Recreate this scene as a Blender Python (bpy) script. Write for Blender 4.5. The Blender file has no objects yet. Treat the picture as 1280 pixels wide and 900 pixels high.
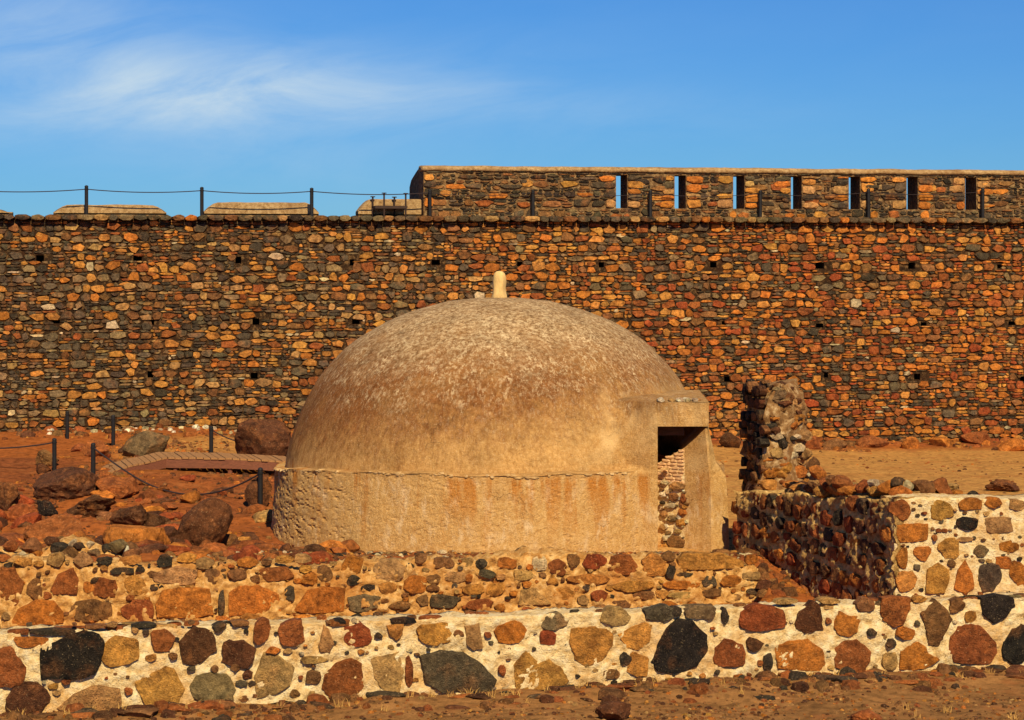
import bpy, bmesh, math, random
import numpy as np
from mathutils import Vector, noise as mnoise

# ------------------------------------------------------------------ camera, sky, sun
F = 2800.0; HY = 330.0; CZ = 4.45          # focal length and horizon of the 1280x900 photograph, camera height
sc = bpy.context.scene
col = sc.collection
R = math.radians
cam_d = bpy.data.cameras.new("camera"); cam = bpy.data.objects.new("camera", cam_d); col.objects.link(cam)
cam.location = (0, 0, CZ); cam.rotation_euler = (R(90), 0, 0)
cam_d.sensor_width = 36; cam_d.lens = F / 1280 * 36
cam_d.shift_y = -(450 - HY) / 1280
cam_d.clip_end = 5000
sc.camera = cam

SUN_AZ, SUN_EL = 13.0, 41.0                 # degrees right of the line back to the camera, and height
S = Vector((math.sin(R(SUN_AZ)) * math.cos(R(SUN_EL)), -math.cos(R(SUN_AZ)) * math.cos(R(SUN_EL)), math.sin(R(SUN_EL))))
sun_d = bpy.data.lights.new("sun", 'SUN'); sun = bpy.data.objects.new("sun", sun_d); col.objects.link(sun)
sun_d.energy = 5.0; sun_d.angle = R(0.5); sun_d.color = (1.0, 0.82, 0.50)
sun.rotation_euler = S.to_track_quat('Z', 'Y').to_euler(); sun.location = (0, 0, 40)

w = bpy.data.worlds.new("World"); sc.world = w; w.use_nodes = True
wt = w.node_tree; wt.nodes.clear()
def wn(t, **k):
    n = wt.nodes.new(t)
    for a, b in k.items(): setattr(n, a, b)
    return n
sky = wn('ShaderNodeTexSky', sky_type='NISHITA', sun_disc=False)
sky.sun_elevation = R(SUN_EL); sky.sun_rotation = R(180 - SUN_AZ)
sky.altitude = 0; sky.air_density = 1.0; sky.dust_density = 0.0; sky.ozone_density = 4.0
bg = wn('ShaderNodeBackground'); bg.inputs['Strength'].default_value = 0.077
wo = wn('ShaderNodeOutputWorld')
tc = wn('ShaderNodeTexCoord')
sep = wn('ShaderNodeSeparateXYZ'); wt.links.new(tc.outputs['Generated'], sep.inputs[0])
# thin cirrus: streaky noise over the whole sky, thickest in one bank left of the view
def wmath(op, a, b=None, c=None):
    n = wn('ShaderNodeMath', operation=op)
    for i, v in enumerate((a, b, c)):
        if v is None: continue
        if isinstance(v, (int, float)): n.inputs[i].default_value = v
        else: wt.links.new(v, n.inputs[i])
    return n.outputs[0]
az = wmath('DIVIDE', sep.outputs['X'], wmath('MAXIMUM', wmath('ABSOLUTE', sep.outputs['Y']), 0.02))
el = wmath('DIVIDE', sep.outputs['Z'], wmath('MAXIMUM', wmath('ABSOLUTE', sep.outputs['Y']), 0.02))
comb = wn('ShaderNodeCombineXYZ')
wt.links.new(wmath('ADD', wmath('MULTIPLY', az, 9.0), wmath('MULTIPLY', el, 8.0)), comb.inputs[0])
wt.links.new(wmath('SUBTRACT', wmath('MULTIPLY', el, 34.0), wmath('MULTIPLY', az, 6.0)), comb.inputs[1])
cn = wn('ShaderNodeTexNoise'); cn.inputs['Scale'].default_value = 1.0; cn.inputs['Detail'].default_value = 12; cn.inputs['Roughness'].default_value = 0.62; cn.inputs['Distortion'].default_value = 0.5
wt.links.new(comb.outputs[0], cn.inputs['Vector'])
def blob(cx, cy, rx, ry, k):               # soft elliptical bank in (az, el), tilted by k
    dx = wmath('SUBTRACT', az, cx)
    dy = wmath('SUBTRACT', wmath('SUBTRACT', el, cy), wmath('MULTIPLY', dx, k))
    d = wmath('ADD', wmath('POWER', wmath('ABSOLUTE', wmath('DIVIDE', dx, rx)), 2.0), wmath('POWER', wmath('ABSOLUTE', wmath('DIVIDE', dy, ry)), 2.0))
    return wmath('EXPONENT', wmath('MULTIPLY', d, -1.0))
bank = wmath('ADD', wmath('ADD', blob(-0.20, 0.095, 0.12, 0.032, -0.28), wmath('MULTIPLY', blob(-0.13, 0.077, 0.105, 0.016, 0.08), 1.0)), wmath('MULTIPLY', blob(-0.05, 0.073, 0.13, 0.012, -0.05), 0.6))
front = wmath('GREATER_THAN', sep.outputs['Y'], 0.0)
dens = wmath('MULTIPLY', wmath('ADD', wmath('MULTIPLY', bank, front), 0.05), wmath('SMOOTH_MIN', wmath('MAXIMUM', wmath('MULTIPLY', wmath('SUBTRACT', cn.outputs['Fac'], 0.24), 1.75), 0.0), 1.0, 0.1))
mixc = wn('ShaderNodeMix', data_type='RGBA', clamp_factor=True)
wt.links.new(wmath('MULTIPLY', dens, 0.8), mixc.inputs['Factor'])
tint = wn('ShaderNodeMix', data_type='RGBA', blend_type='MULTIPLY'); tint.inputs['Factor'].default_value = 1.0
tint.inputs['B'].default_value = (0.215, 0.50, 0.90, 1)
wt.links.new(sky.outputs[0], tint.inputs['A'])
wt.links.new(tint.outputs['Result'], mixc.inputs['A']); mixc.inputs['B'].default_value = (5.3, 6.9, 8.4, 1)
wt.links.new(mixc.outputs['Result'], bg.inputs['Color']); wt.links.new(bg.outputs[0], wo.inputs['Surface'])

sc.view_settings.view_transform = 'Standard'; sc.view_settings.look = 'None'
sc.view_settings.exposure = 0.33; sc.view_settings.gamma = 1.0
sc.render.engine = 'CYCLES'
sc.cycles.max_bounces = 5

# ------------------------------------------------------------------ helpers
rng = np.random.default_rng(7); random.seed(7)
def U(a, b): return float(rng.uniform(a, b))

def vnoise(p, seed=0):
    """value noise of an (n,3) array, in -1..1"""
    p = np.asarray(p, float); i = np.floor(p).astype(np.int64); f = p - i
    f = f * f * f * (f * (f * 6 - 15) + 10)
    def h(dx, dy, dz):
        x = (i[:, 0] + dx) * 374761393 + (i[:, 1] + dy) * 668265263 + (i[:, 2] + dz) * 2147483647 + seed * 974634777
        x = (x ^ (x >> 13)) * 1274126177 & 0xFFFFFFFF
        x = (x ^ (x >> 16)) & 0xFFFFFF
        return x / float(0xFFFFFF) * 2 - 1
    r = 0
    for dx in (0, 1):
        for dy in (0, 1):
            for dz in (0, 1):
                wgt = (f[:, 0] if dx else 1 - f[:, 0]) * (f[:, 1] if dy else 1 - f[:, 1]) * (f[:, 2] if dz else 1 - f[:, 2])
                r = r + wgt * h(dx, dy, dz)
    return r
def fbm(p, octv=4, seed=0, gain=0.5):
    p = np.asarray(p, float); a = 1.0; s = 0; t = 0
    for k in range(octv):
        s = s + a * vnoise(p * 2 ** k + 17.3 * k, seed + k); t += a; a *= gain
    return s / t
def sstep(x): x = np.clip(x, 0, 1); return x * x * (3 - 2 * x)

class MB:
    def __init__(s): s.v = []; s.f = []; s.c = []; s.n = 0
    def add(s, v, f, c=(1, 1, 1)):
        v = np.asarray(v, float).reshape(-1, 3); s.v.append(v)
        k = s.n
        s.f += [[i + k for i in q] for q in f]
        c = np.asarray(c, float)
        s.c.append(np.tile(c[:3], (len(v), 1)) if c.ndim == 1 else c[:, :3])
        s.n += len(v)
    def build(s, name, mat, parent=None, smooth=False, loc=None):
        v = np.concatenate(s.v); c = np.concatenate(s.c)
        loc = np.zeros(3) if loc is None else np.asarray(loc, float)
        me = bpy.data.meshes.new(name)
        me.from_pydata((v - loc).tolist(), [], s.f)
        a = me.attributes.new("col", 'FLOAT_COLOR', 'POINT')
        a.data.foreach_set("color", np.hstack([c, np.ones((len(c), 1))]).astype(np.float32).ravel())
        if smooth: me.polygons.foreach_set("use_smooth", [True] * len(me.polygons))
        me.materials.append(mat)
        o = bpy.data.objects.new(name, me); col.objects.link(o)
        pl = np.zeros(3)
        if parent is not None:
            o.parent = parent; q = parent
            while q is not None: pl = pl + np.array(q.location); q = q.parent
        o.location = (loc - pl).tolist()
        return o
def tag(o, label=None, cat=None, group=None, kind=None):
    for k, v in (('label', label), ('category', cat), ('group', group), ('kind', kind)):
        if v: o[k] = v
    return o
def thing(name, label, cat, loc, group=None):
    o = bpy.data.objects.new(name, None); col.objects.link(o); o.location = loc; o.empty_display_size = 0.3
    return tag(o, label, cat, group)

class Plane:
    """an upright plane: u runs along it to the right, z up, w out of it towards the viewer's side"""
    def __init__(s, p0, U_):
        s.p = np.array([p0[0], p0[1], 0.0]); u = np.array([U_[0], U_[1], 0.0]); s.u = u / np.linalg.norm(u)
        s.n = np.array([s.u[1], -s.u[0], 0.0])
    def w(s, a):
        a = np.asarray(a, float).reshape(-1, 3)
        return s.p + a[:, :1] * s.u + a[:, 1:2] * np.array([0, 0, 1.0]) + a[:, 2:3] * s.n
    def px(s, x, y):
        d = np.array([(x - 640) / F, 1.0, (HY - y) / F]); c = np.array([0, 0, CZ])
        t = np.dot(s.p - c, s.n) / np.dot(d, s.n); q = c + t * d
        return np.dot(q - s.p, s.u), q[2], t
def at(x, y, depth): return np.array([(x - 640) / F * depth, depth, CZ + (HY - y) / F * depth])

# ------------------------------------------------------------------ materials
def new_mat(name):
    m = bpy.data.materials.new(name); m.use_nodes = True
    return m, m.node_tree, m.node_tree.nodes['Principled BSDF']
class NT:
    def __init__(s, t): s.t = t
    def n(s, ty, ins=None, **k):
        n = s.t.nodes.new(ty)
        for a, b in k.items(): setattr(n, a, b)
        for a, b in (ins or {}).items():
            if hasattr(b, 'default_value') or isinstance(b, bpy.types.NodeSocket): s.t.links.new(b, n.inputs[a])
            else: n.inputs[a].default_value = b
        return n
    def noise(s, vec, scale, detail=4, rough=0.55, dist=0.0):
        return s.n('ShaderNodeTexNoise', {'Vector': vec, 'Scale': scale, 'Detail': detail, 'Roughness': rough, 'Distortion': dist}).outputs['Fac']
    def ramp(s, fac, stops):
        r = s.n('ShaderNodeValToRGB', {'Fac': fac}); e = r.color_ramp.elements
        while len(e) < len(stops): e.new(0.5)
        for q, (p, c) in zip(e, stops): q.position = p; q.color = tuple(c) + (1,) if len(c) == 3 else c
        return r.outputs['Color']
    def mix(s, fac, a, b, mode='MIX'):
        m = s.n('ShaderNodeMix', data_type='RGBA', blend_type=mode)
        for k, v in (('Factor', fac), ('A', a), ('B', b)):
            i = [q for q in m.inputs if q.name == k and q.type == ('VALUE' if k == 'Factor' else 'RGBA')][0]
            if isinstance(v, bpy.types.NodeSocket): s.t.links.new(v, i)
            else: i.default_value = v if k == 'Factor' else tuple(v) + ((1,) if len(v) == 3 else ())
        return [q for q in m.outputs if q.type == 'RGBA'][0]
    def math(s, op, a, b=None, c=None, clamp=False):
        m = s.n('ShaderNodeMath', operation=op); m.use_clamp = clamp
        for i, v in enumerate((a, b, c)):
            if v is None: continue
            if isinstance(v, bpy.types.NodeSocket): s.t.links.new(v, m.inputs[i])
            else: m.inputs[i].default_value = v
        return m.outputs[0]
    def mapr(s, v, a, b, c=0.0, d=1.0):
        return s.n('ShaderNodeMapRange', {'Value': v, 'From Min': a, 'From Max': b, 'To Min': c, 'To Max': d}).outputs[0]
    def scaled(s, vec, sx, sy, sz):
        return s.n('ShaderNodeVectorMath', {0: vec, 1: (sx, sy, sz)}, operation='MULTIPLY').outputs[0]
def grey(v): return (v, v, v)

def stone_material(name, scale=1.0, rust=0.25, bump=0.6, pits=0.35):
    m, t, b = new_mat(name); N = NT(t)
    P = N.n('ShaderNodeNewGeometry').outputs['Position']
    c = N.n('ShaderNodeAttribute', attribute_name='col').outputs['Color']
    n1 = N.noise(P, 3.5 * scale, 5); n2 = N.noise(P, 14 * scale, 6, 0.65); n3 = N.noise(P, 60 * scale, 4, 0.7)
    c = N.mix(N.mapr(n1, 0.52, 0.72, 0, rust), c, (0.42, 0.15, 0.035))
    c = N.mix(1.0, c, N.ramp(n2, [(0.26, grey(0.42)), (0.50, grey(1.0)), (0.74, grey(1.45))]), 'MULTIPLY')
    c = N.mix(1.0, c, N.ramp(N.noise(P, 6.5 * scale, 3), [(0.3, (0.55, 0.5, 0.5)), (0.5, grey(1.0)), (0.7, (1.2, 1.15, 1.05))]), 'MULTIPLY')
    c = N.mix(N.mapr(n3, 0.60, 0.72, 0, 0.5), c, (0.50, 0.36, 0.19))
    v = N.n('ShaderNodeTexVoronoi', {'Vector': P, 'Scale': 42 * scale}).outputs['Distance']
    pit = N.math('MULTIPLY', N.mapr(v, 0.30, 0.16, 0, 1), N.mapr(n1, 0.45, 0.6, 0, pits))
    c = N.mix(pit, c, (0.03, 0.015, 0.008))
    t.links.new(c, b.inputs['Base Color'])
    b.inputs['Roughness'].default_value = 0.92; b.inputs['Specular IOR Level'].default_value = 0.15
    n4 = N.noise(P, 30 * scale, 6, 0.75)
    c = N.mix(1.0, c, N.ramp(n4, [(0.3, grey(0.55)), (0.5, grey(1.05)), (0.72, grey(1.45))]), 'MULTIPLY')
    t.links.new(c, b.inputs['Base Color'])
    h = N.math('ADD', N.math('MULTIPLY', N.math('ADD', n2, n4), 0.6), N.math('SUBTRACT', N.math('MULTIPLY', n3, 0.5), N.math('MULTIPLY', pit, 0.6)))
    bm = N.n('ShaderNodeBump', {'Height': h, 'Strength': bump, 'Distance': 0.045})
    t.links.new(bm.outputs[0], b.inputs['Normal'])
    return m
def mortar_material(name, ca, cb, cc, scale=1.0, bump=0.8, dirt=(0.30, 0.14, 0.05), dirt_amt=0.6):
    m, t, b = new_mat(name); N = NT(t)
    P = N.n('ShaderNodeNewGeometry').outputs['Position']
    n1 = N.noise(P, 1.6 * scale, 5); n2 = N.noise(P, 11 * scale, 6, 0.65); n3 = N.noise(P, 70 * scale, 4, 0.7)
    c = N.ramp(n2, [(0.3, ca), (0.5, cb), (0.7, cc)])
    c = N.mix(N.mapr(n1, 0.48, 0.68, 0, dirt_amt), c, dirt)
    n5 = N.noise(P, 33 * scale, 5, 0.7)
    c = N.mix(N.mapr(n5, 0.60, 0.70, 0, 0.7), c, (0.16, 0.075, 0.03))
    c = N.mix(N.mapr(n3, 0.62, 0.74, 0, 0.6), c, (0.12, 0.06, 0.03))
    t.links.new(c, b.inputs['Base Color'])
    b.inputs['Roughness'].default_value = 0.95; b.inputs['Specular IOR Level'].default_value = 0.1
    h = N.math('SUBTRACT', N.math('ADD', N.math('MULTIPLY', n2, 0.7), N.math('MULTIPLY', n3, 0.4)), N.math('MULTIPLY', n5, 0.9))
    bm = N.n('ShaderNodeBump', {'Height': h, 'Strength': bump, 'Distance': 0.035})
    t.links.new(bm.outputs[0], b.inputs['Normal'])
    return m
M = {}
M['stone'] = stone_material('volcanic_stone', 1.0, 0.25, 0.9, 0.6)
M['fort_stone'] = stone_material('fort_stone', 1.0, 0.3, 0.5, 0.2)
M['boulder'] = stone_material('boulder_rock', 0.7, 0.3, 0.8, 0.5)
M['mortar_front'] = mortar_material('cream_lime_mortar', (0.54, 0.32, 0.11), (0.80, 0.60, 0.31), (0.88, 0.76, 0.50), bump=1.0, dirt=(0.62, 0.31, 0.08), dirt_amt=0.75)
M['mortar_mid'] = mortar_material('sandy_mortar', (0.27, 0.115, 0.028), (0.55, 0.295, 0.09), (0.74, 0.50, 0.22), dirt=(0.44, 0.18, 0.042), dirt_amt=.8)
M['mortar_fort'] = mortar_material('joint_shade_mortar', (0.014, 0.008, 0.005), (0.035, 0.019, 0.009), (0.22, 0.125, 0.05), dirt=(0.05, 0.019, 0.008))  # mortar made near black: the shade in the gaps is put into its colour
M['mortar_parapet'] = mortar_material('parapet_mortar', (0.05, 0.028, 0.014), (0.17, 0.095, 0.04), (0.42, 0.28, 0.13), dirt=(0.10, 0.06, 0.035))
M['mortar_shade'] = mortar_material('shaded_face_mortar', (0.20, 0.105, 0.028), (0.58, 0.35, 0.115), (0.80, 0.56, 0.22), dirt=(0.20, 0.08, 0.02), dirt_amt=0.5)  # for the shaded face only, with warm bounce light put into its colour
M['mortar_pillar'] = mortar_material('crumbling_core', (0.12, 0.058, 0.022), (0.27, 0.145, 0.055), (0.60, 0.43, 0.23), dirt=(0.20, 0.085, 0.03), dirt_amt=0.8)
M['plaster_lump'] = mortar_material('crumbled_plaster', (0.40, 0.22, 0.08), (0.62, 0.40, 0.17), (0.76, 0.58, 0.33), dirt=(0.40, 0.2, 0.07))
M['plaster_cap'] = mortar_material('weathered_plaster', (0.22, 0.125, 0.05), (0.38, 0.24, 0.11), (0.52, 0.37, 0.19), dirt=(0.20, 0.10, 0.04))

def soil_material():
    m, t, b = new_mat('red_soil'); N = NT(t)
    P = N.n('ShaderNodeNewGeometry').outputs['Position']
    c0 = N.n('ShaderNodeAttribute', attribute_name='col').outputs['Color']
    n1 = N.noise(P, 0.8, 5); n2 = N.noise(P, 7, 6, 0.65); n3 = N.noise(P, 45, 5, 0.7); n4 = N.noise(P, 2.2, 4)
    c = N.mix(1.0, c0, N.ramp(n2, [(0.28, grey(0.40)), (0.5, grey(1.0)), (0.75, grey(1.5))]), 'MULTIPLY')
    c = N.mix(N.mapr(n4, 0.56, 0.70, 0, 0.55), c, (0.36, 0.13, 0.04))
    c = N.mix(N.mapr(n3, 0.60, 0.70, 0, 0.65), c, (0.10, 0.045, 0.02))
    c = N.mix(N.mapr(n3, 0.38, 0.30, 0, 0.45), c, (0.55, 0.36, 0.17))
    t.links.new(c, b.inputs['Base Color']); b.inputs['Roughness'].default_value = 0.97; b.inputs['Specular IOR Level'].default_value = 0.08
    h = N.math('ADD', N.math('MULTIPLY', n2, 0.8), N.math('MULTIPLY', n3, 0.4))
    bm = N.n('ShaderNodeBump', {'Height': h, 'Strength': 0.9, 'Distance': 0.05})
    t.links.new(bm.outputs[0], b.inputs['Normal'])
    return m
M['soil'] = soil_material()

def plaster_material():
    m, t, b = new_mat('weathered_lime_plaster'); N = NT(t)
    P = N.n('ShaderNodeNewGeometry').outputs['Position']
    sp = N.n('ShaderNodeSeparateXYZ', {0: P}); z = sp.outputs['Z']; xx = sp.outputs['X']
    n1 = N.noise(P, 1.1, 5); n2 = N.noise(N.scaled(P, 1, 1, 0.7), 19, 7, 0.72); n3 = N.noise(P, 48, 5, 0.72); n4 = N.noise(P, 1.4, 4)
    ns = N.noise(N.scaled(P, 3.2, 3.2, 0.7), 2.2, 6, 0.65, 0.4)                 # broad runs down the slope
    nf = N.noise(N.scaled(P, 1, 1, 0.45), 17, 9, 0.82)                          # flaking
    nk = N.noise(N.scaled(P, 1, 1, 0.14), 13, 6, 0.72)                          # thin runs
    # dome
    base = N.ramp(n2, [(0.28, (0.34, 0.165, 0.045)), (0.5, (0.50, 0.28, 0.095)), (0.74, (0.64, 0.40, 0.165))])
    zz = N.math('SUBTRACT', N.math('ADD', z, N.math('MULTIPLY', N.math('SUBTRACT', ns, 0.5), 1.1)), N.math('MULTIPLY', N.math('ADD', xx, 0.4), 0.17))
    zz = N.math('ADD', zz, N.math('MULTIPLY', N.math('SUBTRACT', nk, 0.5), 1.5))
    brown = N.math('MULTIPLY', N.mapr(zz, 1.45, 2.35, 0, 1), N.mapr(n1, 0.26, 0.50, 0.6, 1.0))
    c = N.mix(N.math('MULTIPLY', brown, 0.95), base, N.ramp(n2, [(0.3, (0.10, 0.032, 0.008)), (0.6, (0.225, 0.078, 0.019)), (0.8, (0.34, 0.15, 0.048))]))
    top = N.mapr(N.math('ADD', z, N.math('MULTIPLY', N.math('SUBTRACT', n1, 0.5), 1.6)), 2.65, 3.4, 0, 1)
    c = N.mix(N.math('MULTIPLY', top, 0.8), c, N.ramp(N.noise(N.scaled(P, 1, 1, 1.6), 13, 7, 0.78), [(0.36, (0.11, 0.058, 0.022)), (0.5, (0.36, 0.22, 0.10)), (0.60, (0.66, 0.48, 0.27))]))
    hi = N.mapr(N.math('ADD', z, N.math('MULTIPLY', N.math('SUBTRACT', ns, 0.5), 3.4)), 2.0, 3.0, 0.06, 0.95)
    wear = N.math('MULTIPLY', N.math('MULTIPLY', N.mapr(nf, 0.50, 0.57, 0, 1), hi), N.mapr(N.noise(P, 3.0, 5, 0.6), 0.40, 0.58, 0.25, 1.0))
    wear = N.math('MAXIMUM', wear, N.math('MULTIPLY', N.mapr(nk, 0.56, 0.66, 0, 0.6), N.mapr(z, 1.6, 2.6, 0, 1)))
    c = N.mix(N.math('MULTIPLY', wear, 0.9), c, (0.74, 0.56, 0.33))
    patch = N.noise(P, 1.7, 3, 0.5)
    c = N.mix(N.math('MULTIPLY', N.mapr(patch, 0.50, 0.66, 0, 0.7), N.math('MULTIPLY', N.mapr(z, 2.7, 2.1, 0, 1), N.mapr(xx, 0.7, 1.5, 0, 1))), c, (0.66, 0.44, 0.20))
    # drum
    d = N.ramp(n2, [(0.28, (0.40, 0.20, 0.06)), (0.5, (0.56, 0.325, 0.115)), (0.74, (0.68, 0.44, 0.19))])
    nd = N.noise(N.scaled(P, 1, 1, 0.10), 3.4, 4, 0.6, 0.2); ne = N.noise(N.scaled(P, 1, 1, 0.42), 6.0, 7, 0.75)
    drip = N.math('MULTIPLY', N.mapr(nd, 0.49, 0.57, 0, 1), N.mapr(N.math('ADD', z, N.math('MULTIPLY', N.math('SUBTRACT', ns, 0.5), 1.0)), 0.25, 1.1, 0.1, 1))
    d = N.mix(N.math('MULTIPLY', drip, 0.85), d, (0.44, 0.16, 0.022))
    pale = N.math('MULTIPLY', N.mapr(ne, 0.52, 0.66, 0, 0.7), N.mapr(n4, 0.36, 0.54, 0.1, 1))
    d = N.mix(pale, d, (0.74, 0.55, 0.33))
    d = N.mix(N.mapr(n4, 0.56, 0.72, 0, 0.4), d, (0.34, 0.17, 0.06))
    edge = N.math('ADD', z, N.math('MULTIPLY', N.math('SUBTRACT', n2, 0.5), 0.12))
    c = N.mix(1.0, c, N.ramp(N.noise(N.scaled(P, 1, 1, 1.3), 2.6, 6, 0.7), [(0.3, grey(0.74)), (0.5, grey(1.0)), (0.7, (1.16, 1.15, 1.14))]), 'MULTIPLY')
    c = N.mix(N.mapr(edge, 1.16, 1.28, 0, 1), d, c)
    c = N.mix(N.mapr(n3, 0.56, 0.68, 0, 0.6), c, (0.16, 0.07, 0.022))
    c = N.mix(N.mapr(n3, 0.42, 0.34, 0, 0.5), c, (0.74, 0.56, 0.33))
    # hairline cracks and small losses
    vr = N.n('ShaderNodeTexVoronoi', {'Vector': N.n('ShaderNodeVectorMath', {0: P, 1: N.scaled(N.n('ShaderNodeTexNoise', {'Vector': P, 'Scale': 5.0, 'Detail': 4}).outputs['Color'], .35, .35, .35)}, operation='ADD').outputs[0], 'Scale': 1.5}, feature='DISTANCE_TO_EDGE').outputs['Distance']
    crack = N.math('MULTIPLY', N.mapr(vr, 0.010, 0.002, 0, 1), N.mapr(n4, 0.5, 0.64, 0, 0.45))
    c = N.mix(crack, c, (0.10, 0.045, 0.018))
    t.links.new(c, b.inputs['Base Color']); b.inputs['Roughness'].default_value = 0.95; b.inputs['Specular IOR Level'].default_value = 0.1
    h = N.math('ADD', N.math('MULTIPLY', nf, 0.35), N.math('ADD', N.math('MULTIPLY', n3, 0.7), N.math('SUBTRACT', N.math('MULTIPLY', n2, 0.6), N.math('MULTIPLY', crack, 0.5))))
    bm = N.n('ShaderNodeBump', {'Height': h, 'Strength': 0.85, 'Distance': 0.04}); t.links.new(bm.outputs[0], b.inputs['Normal'])
    return m
M['plaster'] = plaster_material(); M['dome'] = M['drum'] = M['plaster']
def simple(name, c, rough=0.6, var=0.3, scale=8, stretch=(1, 1, 1), bump=0.2):
    m, t, b = new_mat(name); N = NT(t)
    P = N.scaled(N.n('ShaderNodeNewGeometry').outputs['Position'], *stretch)
    n = N.noise(P, scale, 6, 0.65)
    t.links.new(N.mix(1.0, c, N.ramp(n, [(0.3, grey(1 - var)), (0.7, grey(1 + var))]), 'MULTIPLY'), b.inputs['Base Color'])
    b.inputs['Roughness'].default_value = rough; b.inputs['Specular IOR Level'].default_value = 0.3
    bm = N.n('ShaderNodeBump', {'Height': n, 'Strength': bump, 'Distance': 0.01}); t.links.new(bm.outputs[0], b.inputs['Normal'])
    return m
M['black'] = simple('black_painted_steel', (0.012, 0.011, 0.012), 0.5)
M['rust'] = simple('rusty_dark_steel', (0.035, 0.018, 0.012), 0.7)
M['rope'] = simple('dark_rope', (0.03, 0.02, 0.022), 0.9, 0.3, 60)
M['dusty_wood'] = simple('dusty_timber', (0.31, 0.155, 0.06), 0.9, 0.35, 9, (6, 1, 6), 0.4)
M['wood'] = simple('red_brown_timber', (0.16, 0.055, 0.028), 0.75, 0.35, 9, (1, 6, 6), 0.4)
M['old_wood'] = simple('dark_old_timber', (0.09, 0.045, 0.025), 0.85, 0.4, 9, (1, 6, 6), 0.4)
M['brick'] = simple('pale_thin_brick', (0.55, 0.33, 0.17), 0.9, 0.35, 14, (1, 1, 1), 0.6)
M['straw'] = simple('dry_straw', (0.46, 0.26, 0.07), 0.9, 0.3, 5)
M['finial'] = simple('finial_stone', (0.60, 0.40, 0.16), 0.9, 0.3, 9, (1, 1, 0.5), 0.7)

# albedo palette (linear)
COL = dict(ochre=(.43, .19, .040), orange=(.40, .135, .022), rust=(.25, .075, .020), red=(.25, .055, .016), brown=(.19, .085, .030), dbrown=(.095, .036, .015),
           tan=(.37, .205, .072), grey=(.088, .064, .038), dark=(.046, .034, .022), black=(.022, .017, .013), pale=(.52, .40, .23), white=(.68, .58, .41), wedge=(.13, .083, .042), greyt=(.18, .12, .056))
def jcol(name, v=0.18):
    c = np.array(COL[name]); return np.clip(c * U(1 - v, 1 + v) * (1 + rng.uniform(-.07, .07, 3)), 0.01, 0.85)

# ------------------------------------------------------------------ stones laid in a wall
def poly_blob(wd, ht, n=9, sq=2.8, jit=0.12, rot=None):
    a = np.linspace(0, 2 * math.pi, n, endpoint=False) + rng.uniform(-.35, .35, n) * (2 * math.pi / n) + (U(0, 6.28) if rot is None else rot)
    a = np.sort(a % (2 * math.pi))
    r = (np.abs(np.cos(a)) ** sq + np.abs(np.sin(a)) ** sq) ** (-1 / sq) * (1 + rng.uniform(-jit, jit * .6, n))
    return np.stack([np.cos(a) * r * wd / 2, np.sin(a) * r * ht / 2], 1)
def stone_geo(poly, h, back=0.05, rings=((1.0, .25), (.93, .8), (.55, 1.0)), rough=0.15):
    """a stone bedded in a wall: its outline, sides and a gently domed, chipped face; (u, z, w)"""
    n = len(poly); v = [np.hstack([poly, np.full((n, 1), -back)])]
    sz = max(0.05, np.abs(poly).max()); tilt = rng.uniform(-.18, .18, 2) * h / sz
    big = len(rings) > 4; off = rng.uniform(-50, 50, 3)
    fac = [(rng.normal(0, 1, 2) * h * .65 / sz, h * U(1.0, 1.6)) for _ in range(5)]
    def face(q, k):
        wv = h * k + q @ tilt
        if big:
            for g, c0 in fac: wv = np.minimum(wv, c0 + q @ g)
            p3 = np.hstack([q, 0 * q[:, :1]])
            wv = wv + h * .4 * fbm(p3 * 9 + off, 3, 3, .6) * min(1, k * 1.3)
            return np.maximum(wv, h * .6 * k)
        return wv + rng.uniform(-rough, rough, len(q)) * h
    for s, k in rings:
        q = poly * s
        if big and s < .9: q = q + rng.uniform(-.05, .05, q.shape) * sz
        v.append(np.hstack([q, face(q, k)[:, None]]))
    q = np.array([[U(-.1, .1) * np.abs(poly[:, 0]).max(), U(-.1, .1) * np.abs(poly[:, 1]).max()]])
    v.append(np.hstack([q, face(q, 1.03)[:, None]]))
    f = []; R_ = len(rings)
    for r in range(R_):
        for i in range(n):
            j = (i + 1) % n; f.append([r * n + i, r * n + j, (r + 1) * n + j, (r + 1) * n + i])
    c = (R_ + 1) * n
    for i in range(n): f.append([R_ * n + i, R_ * n + (i + 1) % n, c])
    return np.concatenate(v), f
THIN = ((1.0, .4), (.8, 1.0))

def lay(pl, cu, cz, poly, h, colr, back=0.05, w0=0.0, rings=None, rough=.15):
    v, f = stone_geo(poly, h, back, rings or ((1.0, .25), (.93, .8), (.55, 1.0)), rough)
    v = v + np.array([cu, cz, w0]); area = float(np.ptp(poly[:, 0]) * np.ptp(poly[:, 1]))
    return dict(v=pl.w(v), f=f, c=colr, a=area, at=pl.w([[cu, cz, w0]])[0], ur=(float(v[:, 0].min()), float(v[:, 0].max())))
def emit(stones, parent, mat, name='stone', most=300, stuff='small_stones', seen=None):
    """the largest become parts one by one, the rest one part of kind stuff"""
    vis = [s for s in stones if seen is None or seen(s)]
    vis.sort(key=lambda s: -s['a'])
    ids = set(id(s) for s in vis[:most])
    rest = MB(); k = 0
    for s in stones:
        if id(s) in ids:
            b = MB(); b.add(s['v'], s['f'], s['c']); b.build(name, mat, parent, loc=s['at'])
        else:
            rest.add(s['v'], s['f'], s['c']); k += 1
    if k:
        o = rest.build(stuff, mat, parent); o['kind'] = 'stuff'
def in_view(s, m=0):
    p = s['at']; x = 640 + p[0] / p[1] * F; y = HY - (p[2] - CZ) / p[1] * F
    return -m < x < 1280 + m and -m < y < 900 + m

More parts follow.
